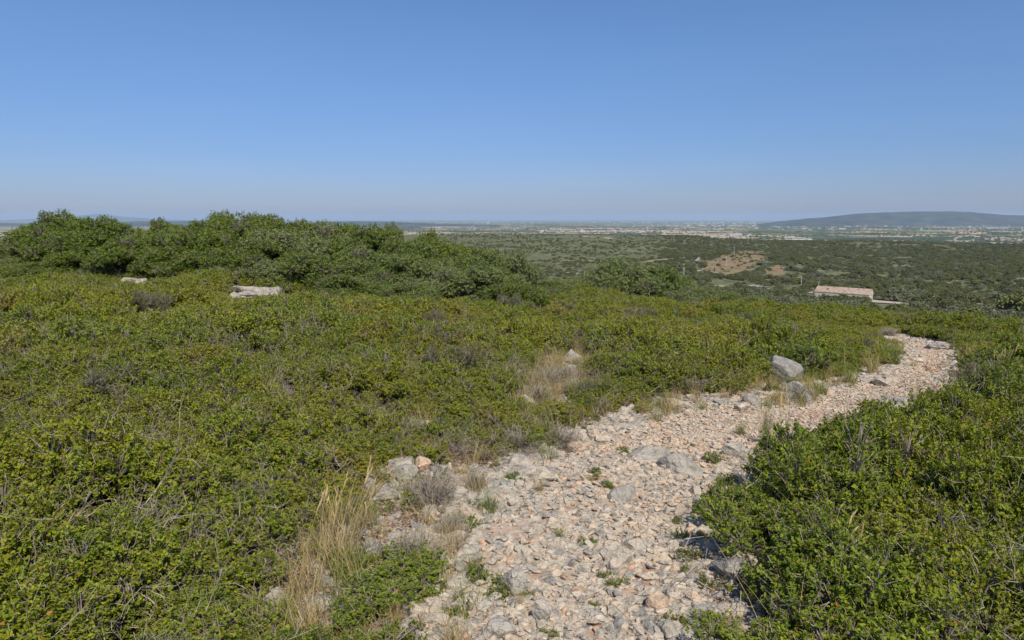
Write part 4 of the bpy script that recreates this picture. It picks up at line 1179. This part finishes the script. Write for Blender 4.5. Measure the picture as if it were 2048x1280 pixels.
def oak(px, dist, wpx, top_py, tint, lab, v, grp="evergreen oaks of the skyline thicket", name="oak_tree", zoff=0):
    x = (px - 1024) / FPX * dist; y = dist
    z = float(H(x, y))
    # height from the photo row of its top
    up = (640 - top_py) / FPX; zt = CAM_H + (-SP + CP * up) / (CP + SP * up) * dist
    Ht = max(.5, zt - z)
    sx = wpx / FPX * dist / 2.3; sz = Ht / 1.72
    root = empty(name, (x, y, z), rsq.uniform(0, 6), (sx, sx, sz)); tag(root, lab, "oak", grp)
    c = obj("crown", OAK[v][0], root); c["tint"] = tint
    obj("trunk", OAK[v][1], root)
    return root
OAKS = [ # px, distance, width px, top row, tint, label, variant
    (-60, 27, 150, 470, -.1, "oak cut by the left edge of the photo, dull green", 0),
    (25, 26, 120, 485, -.3, "low dark oak between the left edge and the tallest left tree", 1),
    (60, 23.5, 110, 500, -.4, "greyish low oak with bare branches left of the tallest left tree", 2),
    (118, 24.5, 130, 424, .1, "tall oak rising highest at the left end of the thicket", 3),
    (175, 25, 110, 434, .25, "bright green oak touching the tall left one", 4),
    (225, 24.5, 110, 437, -.1, "dark oak third from the tall left one along the skyline", 5),
    (165, 22.5, 110, 480, .3, "leafy oak in front of the tall left one with black shade below", 0),
    (270, 26, 110, 456, -.6, "grey green oak in the dip of the skyline", 1),
    (290, 23, 110, 470, -.1, "rounded dark oak before the dip of the skyline", 2),
    (325, 25, 90, 440, .2, "narrow green oak with a pointed top right of the skyline dip", 3),
    (378, 25.5, 110, 438, .1, "even topped oak right of the narrow pointed one", 4),
    (350, 22, 120, 490, .3, "vivid green low oak before the narrow pointed one", 5),
    (420, 24.5, 100, 446, .15, "oak with thin top shoots left of the highest central crown", 0),
    (468, 24.5, 105, 420, .25, "highest oak at the middle of the skyline", 1),
    (430, 22, 120, 480, .35, "broad bright oak before the highest central crown", 2),
    (530, 25, 120, 430, .0, "oak right of the highest central crown, nearly as tall", 3),
    (578, 22.5, 150, 446, -.9, "large silvery green oak above the pale outcrop", 4),
    (610, 25, 120, 438, -.2, "oak behind the large silvery one", 5),
    (655, 23, 120, 445, -.8, "pale grey green oak right of the large silvery one", 0),
    (700, 25, 120, 447, .2, "green oak midway down the right hand skyline slope", 1),
    (755, 24, 110, 455, -.7, "greyish oak midway down the skyline slope", 2),
    (783, 25, 60, 448, -.5, "small dark oak whose tip stands out of the sloping skyline", 3),
    (815, 24.5, 90, 465, -.4, "mixed green oak beside the small standing tip", 4),
    (858, 25, 70, 458, .45, "small bright green dome shaped oak on the sloping skyline", 5),
    (880, 23, 120, 478, .7, "vivid yellow green oak on the right part of the thicket", 0),
    (925, 22.5, 110, 484, .6, "fresh green oak right of the vivid yellow green one", 1),
    (985, 23, 100, 492, -.7, "grey green oak near the right end of the thicket", 2),
    (1030, 22, 90, 503, -.8, "last grey oak at the right end of the thicket", 3),
    (640, 20.5, 150, 495, -.1, "dark green oak in the front row above the small pale stone", 4),
    (540, 20.8, 110, 520, -.7, "low silver leaved oak directly behind the long pale outcrop", 5),
    (720, 21, 140, 490, -.4, "wide blue green oak in the front row of the slope", 0),
    (800, 20.5, 140, 505, -.2, "dark rounded oak with dead twigs in the front row", 1),
    (880, 20, 140, 520, -.7, "silvery low oak in the middle of the front row", 2),
    (960, 19.5, 130, 532, -.5, "low grey green oak at the front right of the thicket", 3),
    (1030, 19, 110, 555, .0, "low green oak fading into the scrub at the right front", 4),
    (700, 18.5, 120, 545, -.1, "green bush at the foot of the front row", 5),
    (810, 18, 120, 560, -.3, "bluish bush at the foot of the dark rounded oak", 0),
    (450, 20.5, 90, 530, -.9, "silver grey bush left of the long pale outcrop", 1),
    (60, 21.5, 130, 520, .25, "low green bush at the left end of the front row", 2),
]
for a in OAKS:
    a = list(a); a[1] = a[1] * .86 if a[1] > 21.2 else a[1] * (.86 if a[0] < 500 else .82); a[2] *= 1.3; oak(*a)
for a in [
    (90, 26.5, 150, 470, -.1, "oak behind the greyish low oak at the far left", 1),
    (150, 23.2, 150, 446, .1, "oak filling between the tall left one and its bright neighbour", 2),
    (205, 23.5, 150, 452, .0, "oak in the shade between the second and third left crowns", 3),
    (300, 24, 150, 462, -.2, "oak closing the dip of the skyline from behind", 4),
    (395, 23, 150, 456, .2, "oak below the even topped one", 5),
    (500, 23, 150, 446, .1, "oak between the highest crown and the nearly as tall one", 0),
    (565, 23.8, 150, 444, .0, "oak showing behind the left of the large silvery one", 1),
    (640, 23.6, 150, 452, .1, "oak between the silvery and the pale grey green crowns", 2),
    (735, 23, 150, 468, .0, "oak under the green one of the sloping skyline", 3),
    (830, 22.5, 150, 486, -.1, "oak under the small bright dome", 4),
    (940, 21, 140, 512, -.2, "oak below the fresh green one near the right end", 5),
    (260, 22.5, 150, 486, .1, "oak at the base of the skyline dip", 0),
    (520, 21.5, 130, 492, .1, "deep green oak behind the silver leaved low one", 1),
]: a = list(a); a[1] *= .86; a[3] -= 16; a[2] = 175; oak(*a)
BUSH2 = [
    (1205, 31, 110, 535, -.75, "left lobe of the grey green bush group behind the crest", 0),
    (1245, 31, 120, 514, -.7, "tallest grey green bush behind the crest", 1),
    (1300, 30.5, 120, 522, -.55, "dense olive bush behind the crest right of the tallest grey one", 2),
    (1340, 30, 70, 538, .0, "darker green narrow bush at the right of the grey group", 3),
    (1165, 31, 70, 560, -.7, "small grey bush at the left of the grey group", 4),
    (1372, 28.5, 60, 572, -.9, "low silvery bush at the foot of the nearest utility pole", 5),
    (1420, 28, 90, 575, -.6, "low olive bush on the crest right of the utility pole", 0),
    (1475, 27, 90, 583, -.4, "round low bush on the crest before the straw coloured track", 1),
    (1400, 33, 50, 566, .9, "small yellow green bush behind the low olive one", 2),
    (1100, 27, 80, 560, -.4, "dull green bush between the oak thicket and the grey group", 3),
]
for a in BUSH2: oak(a[0], a[1] * .86, a[2] * 1.45, *a[3:6], a[6], grp="bushes along the crest", name="bush")

# ------------------------------------------------------------------ valley bushes
def vbush_meshes(seed, trunk=True):
    rs = np.random.RandomState(seed); g = Geo(); tr = Geo()
    R, Ht = 3.0, 3.6
    lobes = []
    for k in range(14):
        a = rs.rand() * 6.283; q = R * .75 * math.sqrt(rs.rand()); lr = R * (.27 + .15 * rs.rand())
        top = Ht * math.sqrt(max(.1, 1 - (q / R) ** 2)) - lr
        lobes.append((q * math.cos(a), q * math.sin(a), max(top * (.6 + .4 * rs.rand()), lr * .7), lr))
    foliage(g, rs, lobes, 620, 5, .27, .45, twig_r=0, fill=.3, zmin=-.4, wid=.42)
    for (cx, cy_, cz, lr) in lobes[:8]:
        b0 = np.array([cx * .15, cy_ * .15, -.3])
        V, Q = prisms([b0], [np.array([cx, cy_, cz])], [.14], [.05], 5); tr.add(V, Q, 0, rs.rand(len(Q)))
    return g.mesh("valley_crown_mesh", [M_valley]), tr.mesh("valley_trunk_mesh", [M_bark])
VB = [vbush_meshes(1200 + k) for k in range(6)]
VBC = proto_collection("valley_protos", [v[0] for v in VB])

def build_valley():
    rs = np.random.RandomState(41)
    # candidates in polar bands, spacing grows outward
    xs = []; ys = []
    for (r0, r1, step) in ((60, 260, 5.6), (260, 700, 4.9), (700, 1100, 5.8), (1100, 1750, 7.4)):
        gx, gy = np.meshgrid(np.arange(-1450, 1450, step), np.arange(0, 1750, step))
        x = gx.ravel() + (rs.rand(gx.size) - .5) * step * 1.3; y = gy.ravel() + (rs.rand(gx.size) - .5) * step * 1.3
        r = np.hypot(x, y); azd = np.degrees(np.arctan2(x, y))
        k = (r >= r0) & (r < r1) & (azd > -14) & (azd < 46)
        xs.append(x[k]); ys.append(y[k])
    x = np.concatenate(xs); y = np.concatenate(ys)
    r = np.hypot(x, y); azd = np.degrees(np.arctan2(x, y)); z = H(x, y)
    px, py = project(x, y, z)
    n = len(x)
    dens = .68 + .75 * fbm(x / 55, y / 55) + .5 * vnoise(x / 17, y / 17)
    # open green scrub to the left, dense oaks to the right
    open_l = smooth((15 - azd) / 4) * smooth((r - 330) / 150)
    dens = dens * (1 - .45 * open_l) - .25 * open_l * (fbm(x / 130 + 5, y / 130) > .1)
    bare = inpoly(px, py, BARE) | inpoly(px, py, BARE2)
    dens = np.where(bare & (r > 380), .34, dens)
    ok = rs.rand(n) < dens
    for nm, pts, hw, c in TRW: ok &= polydist(x, y, pts[:, :2]) > hw + 1.2
    ok &= ~((np.abs(x - BARN[0]) < 24) & (np.abs(y - BARN[1]) < 13))
    ok &= ~((px > 1620) & (px < 1830) & (py > 588) & (py < 600))
    ok &= ~((np.abs(px - 1700) < 60) & (py > 598) & (py < 604))
    ok &= ~((px > 1738) & (px < 1845) & (py > 600) & (py < 616))
    x, y, z, r, px, py, open_l, bare, azd = [a[ok] for a in (x, y, z, r, px, py, open_l, bare, azd)]
    n = len(x)
    s = (.38 + 1.15 * rs.rand(n) ** 1.8) * (1 - .30 * open_l)
    s = np.where(bare, s * .5, s)
    s = np.where(r < 250, s * .8, s)
    tint = .5 * fbm(x / 40, y / 40) + .45 * rs.normal(size=n) - .12
    tint = tint + .35 * open_l
    # hidden behind the crest: leave out
    vis = (py < 660) & (px > 850) & (px < 2300)
    hid = (r < 130)
    kp = vis & ~hid
    x, y, z, r, s, tint, px, py = [a[kp] for a in (x, y, z, r, s, tint, px, py)]
    n = len(x)
    size_px = s / r * (px < 2048) * (py < np.interp(px, [1000, 1400, 1700, 2048], [560, 598, 612, 640]))
    order = np.argsort(-size_px)
    pick = order[:285]; rest = order[285:]
    for i in pick:
        root = empty("oak_tree", (x[i], y[i], z[i]), rs.rand() * 6.28, (s[i], s[i], s[i] * .85))
        v = rs.randint(0, 6)
        c = obj("crown", VB[v][0], root); c["tint"] = float(tint[i]); obj("trunk", VB[v][1], root)
        tag(root, "round evergreen oak growing in the wooded valley below the crest", "oak", "evergreen oaks of the near valley")
    m = len(rest)
    rot = np.stack([np.zeros(m), np.zeros(m), rs.rand(m) * 6.283], 1)
    ss = s[rest]
    scatter("far_oak_wood", np.stack([x[rest], y[rest], z[rest]], 1), rot, np.stack([ss, ss, ss * .85], 1), rs.randint(0, 6, m), tint[rest], VBC)
    print("valley", n)

# ------------------------------------------------------------------ barn
BP = hit(1688, 601)
BARN = (BP[0], BP[1], BP[2])
def build_barn():
    import bmesh
    # plan: near eaves corner ends by sight lines; long side faces the camera, ridge drops slightly away to the right in the picture
    L = 23.0; D = 8.0; HW = 3.0; HR = 5.2
    pr = hit(1737, 601); pl = hit(1640, 594)
    M_wall = flat_mat("barn_render", (.55, .49, .38), .9, 1.2, .15)
    m, t, out = newmat("barn_tiles")
    tc = N(t, "ShaderNodeTexCoord"); wv = N(t, "ShaderNodeTexWave"); wv.inputs['Scale'].default_value = 1.6; wv.inputs['Distortion'].default_value = .4
    t.links.new(tc.outputs['Object'], wv.inputs['Vector'])
    ns = N(t, "ShaderNodeTexNoise"); ns.inputs['Scale'].default_value = 1.1; ns.inputs['Detail'].default_value = 6; t.links.new(tc.outputs['Object'], ns.inputs['Vector'])
    c = ramp(t, [(.35, (.34, .235, .17)), (.5, (.44, .32, .24)), (.65, (.52, .40, .31))], ns.outputs[0]).outputs[0]
    c = mixc(t, c, wv.outputs['Color'], .35, 'MULTIPLY')
    p = N(t, "ShaderNodeBsdfPrincipled"); p.inputs['Roughness'].default_value = .9; t.links.new(c, p.inputs['Base Color']); t.links.new(p.outputs[0], out.inputs[0])
    M_tile = m
    M_dark = flat_mat("barn_opening", (.03, .028, .025), .6)
    M_wood = flat_mat("barn_frame", (.25, .2, .15), .7)
    cx, cy_ = (pr[0] + pl[0]) / 2, (pr[1] + pl[1]) / 2
    # yaw so that the right gable shows a little
    yaw = math.radians(-42)
    z0 = float(H(cx, cy_)) - .4
    root = empty("stone_barn", (cx, cy_, z0), yaw)
    tag(root, "long low stone barn with pink tiled gable roof standing among the valley oaks", "barn")
    def box(bm, x0, x1, y0, y1, z0_, z1):
        vs = [bm.verts.new(v) for v in ((x0, y0, z0_), (x1, y0, z0_), (x1, y1, z0_), (x0, y1, z0_), (x0, y0, z1), (x1, y0, z1), (x1, y1, z1), (x0, y1, z1))]
        for f in ((0, 3, 2, 1), (4, 5, 6, 7), (0, 1, 5, 4), (1, 2, 6, 5), (2, 3, 7, 6), (3, 0, 4, 7)): bm.faces.new([vs[i] for i in f])
    bm = bmesh.new()
    # gabled body
    a = L / 2; b = D / 2
    prof = [(-b, 0), (b, 0), (b, HW), (0, HR), (-b, HW)]
    r0 = [bm.verts.new((-a, y, z)) for y, z in prof]; r1 = [bm.verts.new((a, y, z)) for y, z in prof]
    bm.faces.new(r0[::-1]); bm.faces.new(r1)
    for i in range(5):
        j = (i + 1) % 5; bm.faces.new((r0[i], r0[j], r1[j], r1[i]))
    bmesh.ops.recalc_face_normals(bm, faces=bm.faces[:])
    me = bpy.data.meshes.new("barn_wall_mesh"); bm.to_mesh(me); bm.free(); me.materials.append(M_wall); obj("wall", me, root)
    bm = bmesh.new()
    ov = .5; th = .22; e = .12
    sl = (HR - HW) / b
    for s in (-1, 1):
        y0 = s * (b + e); zA = HW - sl * e + .03
        P = [(-a - e, y0, zA), (a + e, y0, zA), (a + e, 0, HR + .03), (-a - e, 0, HR + .03)]
        lo = [bm.verts.new(q) for q in P]; hi = [bm.verts.new((q[0], q[1], q[2] + th)) for q in P]
        bm.faces.new(lo); bm.faces.new(hi)
        for i in range(4):
            if i == 2: continue
            j = (i + 1) % 4; bm.faces.new((lo[i], lo[j], hi[j], hi[i]))
    bmesh.ops.recalc_face_normals(bm, faces=bm.faces[:])
    me = bpy.data.meshes.new("barn_roof_mesh"); bm.to_mesh(me); bm.free(); me.materials.append(M_tile); rf = obj("roof", me, root)
    bm = bmesh.new(); box(bm, -a + 4.6, -a + 5.4, -2.4, -1.7, HR - 1.4, HR - .6); me = bpy.data.meshes.new("vent_mesh"); bm.to_mesh(me); bm.free(); me.materials.append(M_dark); obj("roof_vent", me, rf)
    for (u, wdt, z1, z2, nm) in ((5.2, 1.2, 1.2, 2.3, "window"), (9.5, 1.0, 1.2, 2.2, "window"), (0.4, 2.4, .3, 2.5, "door"), (-7.5, 1.1, 1.2, 2.2, "window")):
        bm = bmesh.new(); box(bm, u - wdt / 2, u + wdt / 2, -b - .04, -b + .05, z1, z2); me = bpy.data.meshes.new(nm + "_mesh"); bm.to_mesh(me); bm.free(); me.materials.append(M_dark)
        wob = obj(nm, me, root)
        bm = bmesh.new()
        box(bm, u - wdt / 2 - .12, u + wdt / 2 + .12, -b - .09, -b - .0, z2, z2 + .18)
        me = bpy.data.meshes.new("lintel_mesh"); bm.to_mesh(me); bm.free(); me.materials.append(M_wood); obj("lintel", me, wob)
    bm = bmesh.new(); box(bm, a - .05, a + .04, -1.6, -.9, 2.6, 3.4); me = bpy.data.meshes.new("gable_window_mesh"); bm.to_mesh(me); bm.free(); me.materials.append(M_dark); obj("window", me, root)
    # lean-to at the left end
    bm = bmesh.new(); box(bm, -a - 3.2, -a - .003, -b + .5, b - 1.5, 0, 2.1); me = bpy.data.meshes.new("lean_to_mesh"); bm.to_mesh(me); bm.free(); me.materials.append(M_wall); lt = obj("lean_to", me, root)
    bm = bmesh.new(); box(bm, -a - 3.4, -a - .003, -b + .3, b - 1.3, 2.103, 2.3); me = bpy.data.meshes.new("lean_roof_mesh"); bm.to_mesh(me); bm.free(); me.materials.append(M_tile); obj("roof", me, lt)
build_barn()
build_valley()

# trees round the barn, each its own
def vtree(px, py, wpx, hpx, tint, lab, v, trunk_lift=0.25):
    p = hit(px, py); dist = math.hypot(p[0], p[1]); s = wpx / FPX * dist / 6.0; hz = hpx / FPX * dist / 3.9
    root = empty("oak_tree", tuple(p), rsq.uniform(0, 6), (s, s, hz)); tag(root, lab, "oak", "oaks round the barn")
    c = obj("crown", VB[v][0], root, (0, 0, trunk_lift * 2.2)); c["tint"] = tint
    tr = obj("trunk", VB[v][1], root)
for a in [
    (1655, 607, 44, 17, -.1, "oak hiding the left half of the barn front", 0),
    (1688, 607, 38, 17, .3, "greener oak before the middle of the barn", 1),
    (1722, 605, 36, 12, -.3, "low oak before the right end of the barn front", 2),
    (1758, 600, 34, 18, -.1, "oak with bare stems right beside the barn gable", 3),
    (1790, 602, 52, 26, -.7, "largest dark oak behind the yard right of the barn", 4),
    (1820, 606, 30, 16, -.5, "oak at the right foot of the largest dark one", 5),
    (1850, 610, 60, 20, -.2, "wide oak over the pale track right of the yard", 0),
    (1885, 613, 40, 18, -.1, "oak midway along the pale track", 1),
    (1935, 612, 44, 20, .1, "umbrella shaped oak before the orange earth", 2),
    (1912, 618, 40, 16, -.3, "low oak at the near side of the pale track", 3),
    (2000, 612, 60, 22, -.3, "oak beyond the orange earth", 4),
    (2040, 632, 70, 40, .9, "bright green dense tree at the right edge of the photo", 5),
    (2005, 640, 60, 18, -.6, "greyish bush just above the scrub at the right edge", 0),
    (1640, 616, 60, 14, -.4, "grey green oak in front of the left end of the barn", 2),
]: vtree(*a)

# ------------------------------------------------------------------ utility poles
def pole_meshes():
    import bmesh
    g = Geo()
    V, Q = prisms([[0, 0, -.5]], [[0, 0, 10]], [.20], [.13], 8); g.add(V, Q, 0, .5)
    post = g.mesh("post_mesh", [M_conc])
    g = Geo()
    V, Q = prisms([[-.9, 0, 9.5], [-.5, 0, 8.8]], [[.9, 0, 9.5], [.5, 0, 8.8]], [.07, .05], [.07, .05], 4); g.add(V, Q, 0, .4)
    arm = g.mesh("crossarm_mesh", [M_conc])
    g = Geo()
    V, Q = prisms([[-.8, 0, 9.5], [0, 0, 9.9], [.8, 0, 9.5]], [[-.8, 0, 9.85], [0, 0, 10.3], [.8, 0, 9.85]], [.06] * 3, [.08] * 3, 6); g.add(V, Q, 0, .4)
    ins = g.mesh("insulators_mesh", [M_dark2])
    return post, arm, ins
M_conc = flat_mat("concrete_pole", (.56, .54, .50), .8, 2, .1)
M_dark2 = flat_mat("insulator_glass", (.2, .22, .2), .3)
PM = pole_meshes()
POLES = [
    (1367, 567, 32, "nearest utility pole, tall and pale, right of the grey green bushes"),
    (1602, 575, 22, "white pole standing left of the barn"),
    (1637, 577, 13, "thin pole behind the left end of the barn roof"),
    (1405, 554, 18, "pole in the trees below the bare hill, next after the nearest"),
    (1431, 550, 15, "short pole at the foot of the bare hill"),
    (1452, 533, 20, "pole standing on the slope of the bare hill"),
    (1468, 513, 18, "pole at the top left of the bare hill"),
    (1482, 496, 13, "pole just beyond the bare hill"),
    (1495.5, 492, 14, "pole among oaks beyond the bare hill, taller looking one"),
    (1504.5, 486, 9, "small far pole on the oak ridge"),
    (1511, 484.5, 9, "second smallest far pole on the oak ridge"),
    (1515.5, 483, 9, "farthest pole of the line on the oak ridge"),
    (1343, 479, 7, "lone tiny pale pole on the left ridge"),
    (1169, 556, 14, "thin pole left of the grey green bushes"),
]
for (px, py, hp, lab) in POLES:
    p = hit(px, py); dist = math.hypot(p[0], p[1]); s = hp / FPX * dist / 10.2
    root = empty("utility_pole", tuple(p), .5, (max(s, .8), max(s, .8), s)); tag(root, lab, "utility pole", "power line poles crossing the valley")
    obj("post", PM[0], root); a = obj("crossarm", PM[1], root); obj("insulators", PM[2], a)

# ------------------------------------------------------------------ houses on the plain
def house_mesh(seed, L, D, Hh, rf, wallc, roofc):
    V = []; a, b = L / 2, D / 2
    V = np.array([(-a, -b, -1), (a, -b, -1), (a, b, -1), (-a, b, -1), (-a, -b, Hh), (a, -b, Hh), (a, b, Hh), (-a, b, Hh), (-a, 0, Hh + rf), (a, 0, Hh + rf)], float)
    quads = np.array([(0, 1, 5, 4), (2, 3, 7, 6), (1, 2, 6, 5), (3, 0, 4, 7), (4, 5, 9, 8), (6, 7, 8, 9)])
    tris = np.array([(5, 6, 9), (7, 4, 8)])
    return make_mesh("house_mesh", V, [quads, tris], [wallc, roofc], [0, 0, 0, 0, 1, 1, 0, 0])
MW = [flat_mat("house_wall_%d" % k, c, .9) for k, c in enumerate([(.48, .42, .35), (.42, .40, .37), (.38, .32, .27)])]
MR = [flat_mat("house_roof_%d" % k, c, .9) for k, c in enumerate([(.31, .235, .185), (.34, .28, .235), (.46, .46, .46)])]
HM = [house_mesh(k, *d, MW[k % 3], MR[r_]) for k, (d, r_) in enumerate([((14, 9, 6, 2.5), 0), ((18, 10, 5, 2.5), 1), ((12, 10, 8, 2.5), 0), ((28, 12, 6, 2), 1), ((45, 18, 7, 2), 2), ((16, 9, 7, 2.5), 0)])]
M_green = flat_mat("greenhouse_skin", (.75, .77, .78), .3)
def build_houses():
    rs = np.random.RandomState(51)
    P = []
    def cluster(px0, px1, py0, py1, n, grp, big=0, s=1.0):
        for k in range(n):
            px = rs.uniform(px0, px1); py = rs.uniform(py0, py1)
            P.append((px, py, grp, s * rs.uniform(.8, 1.4), rs.rand() < big))
    cluster(1180, 1360, 462, 465.5, 95, "v", .06, 1.1)
    cluster(1080, 1180, 461, 465, 30, "v", .06, 1.05)
    cluster(1360, 1420, 464, 466.5, 24, "v", .06, 1.0)
    cluster(1425, 1500, 468, 478, 46, "w", .05, .9)
    cluster(1380, 1430, 470, 473, 12, "w", .05, .9)
    cluster(1500, 2048, 448, 462, 50, "f", .25, 1.2)
    cluster(1900, 2040, 475, 484, 14, "f", .3, 1.1)
    lab = {"v": ("pale house with tiled roof in the village strip beyond the green ridge", "village houses beyond the green ridge"),
           "w": ("small pale house on the wooded slope edge right of the village", "houses on the slope right of the village"),
           "f": ("farmhouse or shed among the fields of the plain", "farm buildings among the fields")}
    for (px, py, gname, s, big) in P[:270]:
        p = hit(px, py) if gname == 'w' else hit_plain(px, py)
        v = rs.choice([3, 4]) if big else rs.choice([0, 1, 2, 5])
        o = obj("house", HM[v], None, tuple(p), rs.uniform(-.6, .6), s)
        tag(o, lab[gname][0], "house", lab[gname][1])
    o = obj("church", None, None, tuple(hit_plain(1164, 463)), .3, 1.6); tag(o, "broad church with a taller middle standing left in the village strip", "church")
    obj("nave", HM[3], o)
    obj("tower", house_mesh(9, 8, 8, 14, 3, MW[0], MR[0]), o, (0, 3, 0))
    # the far towns: one mass
    V = []; Q = []; T = []; M_ = []; n0 = 0
    def add(px, py, s):
        nonlocal n0
        p = hit_plain(px, py)
        a = rs.uniform(10, 26) * s; b = rs.uniform(9, 14) * s; h = rs.uniform(5, 12) * s; th = rs.uniform(-.5, .5)
        vs = np.array([(-a, -b, -3), (a, -b, -3), (a, b, -3), (-a, b, -3), (-a, -b, h), (a, -b, h), (a, b, h), (-a, b, h), (-a, 0, h * 1.3), (a, 0, h * 1.3)])
        c_, s_ = math.cos(th), math.sin(th)
        vs = np.stack([vs[:, 0] * c_ - vs[:, 1] * s_, vs[:, 0] * s_ + vs[:, 1] * c_, vs[:, 2]], 1) + p
        V.append(vs); Q.append(np.array([(0, 1, 5, 4), (2, 3, 7, 6), (1, 2, 6, 5), (3, 0, 4, 7), (4, 5, 9, 8), (6, 7, 8, 9)]) + n0)
        T.append(np.array([(5, 6, 9), (7, 4, 8)]) + n0); M_.append([0, 0, 0, 0, 1 if rs.rand() < .5 else 2, 1]); n0 += 10
    for k in range(170):
        cpx = rs.choice([820, 880, 960, 1060, 1130, 1200, 1230, 1290, 1400, 1450, 1510, 1580, 1650, 1000]) + rs.normal() * 22
        add(cpx, rs.uniform(443.3, 447.5), 1.2)
    for k in range(150):
        add(rs.uniform(1300, 1600), rs.choice([448.5, 446, 452]) + rs.normal() * .6, 1.0)
    for k in range(110):
        add(rs.uniform(900, 2048), rs.uniform(449, 460), .7)
    for k in range(70):
        add(rs.uniform(1700, 2048), rs.uniform(450.5, 453), .9)
    me = make_mesh("far_town_mesh", np.concatenate(V), [np.concatenate(Q), np.concatenate(T)], [MW[1], MR[1], MR[2]],
                   np.concatenate([np.array(M_).ravel(), np.zeros(2 * len(T))]))
    tag(obj("far_towns", me), kind="stuff")
build_houses()

# greenhouses on the plain
for (px, py, L, lab) in ((1993, 457, 260, "long white greenhouse roof on the plain below the right hill"), (1436, 459, 120, "single white shed roof on the plain right of the village"),
                         (1595, 480, 150, "pale low greenhouse just beyond the oak ridge"), (1925, 484, 90, "pink tiled farm roof beyond the right ridge")):
    p = hit_plain(px, py)
    me = house_mesh(3, L, 30, 4, 3, MW[1], MR[2] if "pink" not in lab else MR[1])
    tag(obj("farm_building", me, None, tuple(p), .1), lab, "farm building")

# hedges, woods and single trees of the plain: one mass nobody could count
def build_plain_trees():
    rs = np.random.RandomState(61)
    X = []; Y = []
    # belts along field edges, mostly across the view
    for k in range(520):
        r0 = 2500 + 11000 * rs.rand() ** 1.4; a0 = math.radians(rs.uniform(-34, 44)); L = rs.uniform(80, 600); th = rs.normal() * .35 + (0 if rs.rand() < .8 else 1.2)
        n = int(L / 13)
        cx, cy_ = r0 * math.sin(a0), r0 * math.cos(a0)
        t = rs.uniform(-.5, .5, n) * L
        X.append(cx + t * math.cos(th) + rs.normal(size=n) * 7); Y.append(cy_ + t * math.sin(th) + rs.normal(size=n) * 7)
    for k in range(240):   # copses
        r0 = 2400 + 9000 * rs.rand() ** 1.3; a0 = math.radians(rs.uniform(-34, 44)); n = rs.randint(6, 60); R = rs.uniform(20, 120)
        cx, cy_ = r0 * math.sin(a0), r0 * math.cos(a0)
        X.append(cx + rs.normal(size=n) * R * 2.2); Y.append(cy_ + rs.normal(size=n) * R)
    n = 700
    r0 = 2300 + 6000 * rs.rand(n); a0 = np.radians(rs.uniform(-34, 44, n)); X.append(r0 * np.sin(a0)); Y.append(r0 * np.cos(a0))
    x = np.concatenate(X); y = np.concatenate(Y)
    k = np.hypot(x, y) > 2300; x, y = x[k], y[k]
    n = len(x); s = 1.3 + 1.3 * rs.rand(n)
    scatter("distant_woods", np.stack([x, y, H(x, y)], 1), np.stack([np.zeros(n), np.zeros(n), rs.rand(n) * 6.28], 1),
            np.stack([s * 1.1, s * 1.1, s], 1), rs.randint(0, 6, n), -.25 + .3 * rs.normal(size=n), VBC)
    print("plain trees", n)
build_plain_trees()

# ------------------------------------------------------------------ haze over the whole land
def build_haze():
    import bmesh
    bm = bmesh.new()
    R = 46000; z0, z1 = -112.5, 190
    n = 48
    lo = [bm.verts.new((R * math.cos(i * 2 * math.pi / n), R * math.sin(i * 2 * math.pi / n), z0)) for i in range(n)]
    hi = [bm.verts.new((v.co.x, v.co.y, z1)) for v in lo]
    bm.faces.new(lo[::-1]); bm.faces.new(hi)
    for i in range(n): bm.faces.new((lo[i], lo[(i + 1) % n], hi[(i + 1) % n], hi[i]))
    me = bpy.data.meshes.new("haze_mesh"); bm.to_mesh(me); bm.free()
    m = bpy.data.materials.new("haze_air"); m.use_nodes = True; t = m.node_tree; t.nodes.clear()
    out = t.nodes.new("ShaderNodeOutputMaterial"); pv = t.nodes.new("ShaderNodeVolumePrincipled")
    pv.inputs['Color'].default_value = (.58, .74, 1.0, 1); pv.inputs['Density'].default_value = HAZE
    pv.inputs['Anisotropy'].default_value = 0.0
    t.links.new(pv.outputs[0], out.inputs['Volume'])
    me.materials.append(m)
    tag(obj("haze", me), kind="stuff")
HAZE = 3.6e-5
build_haze()
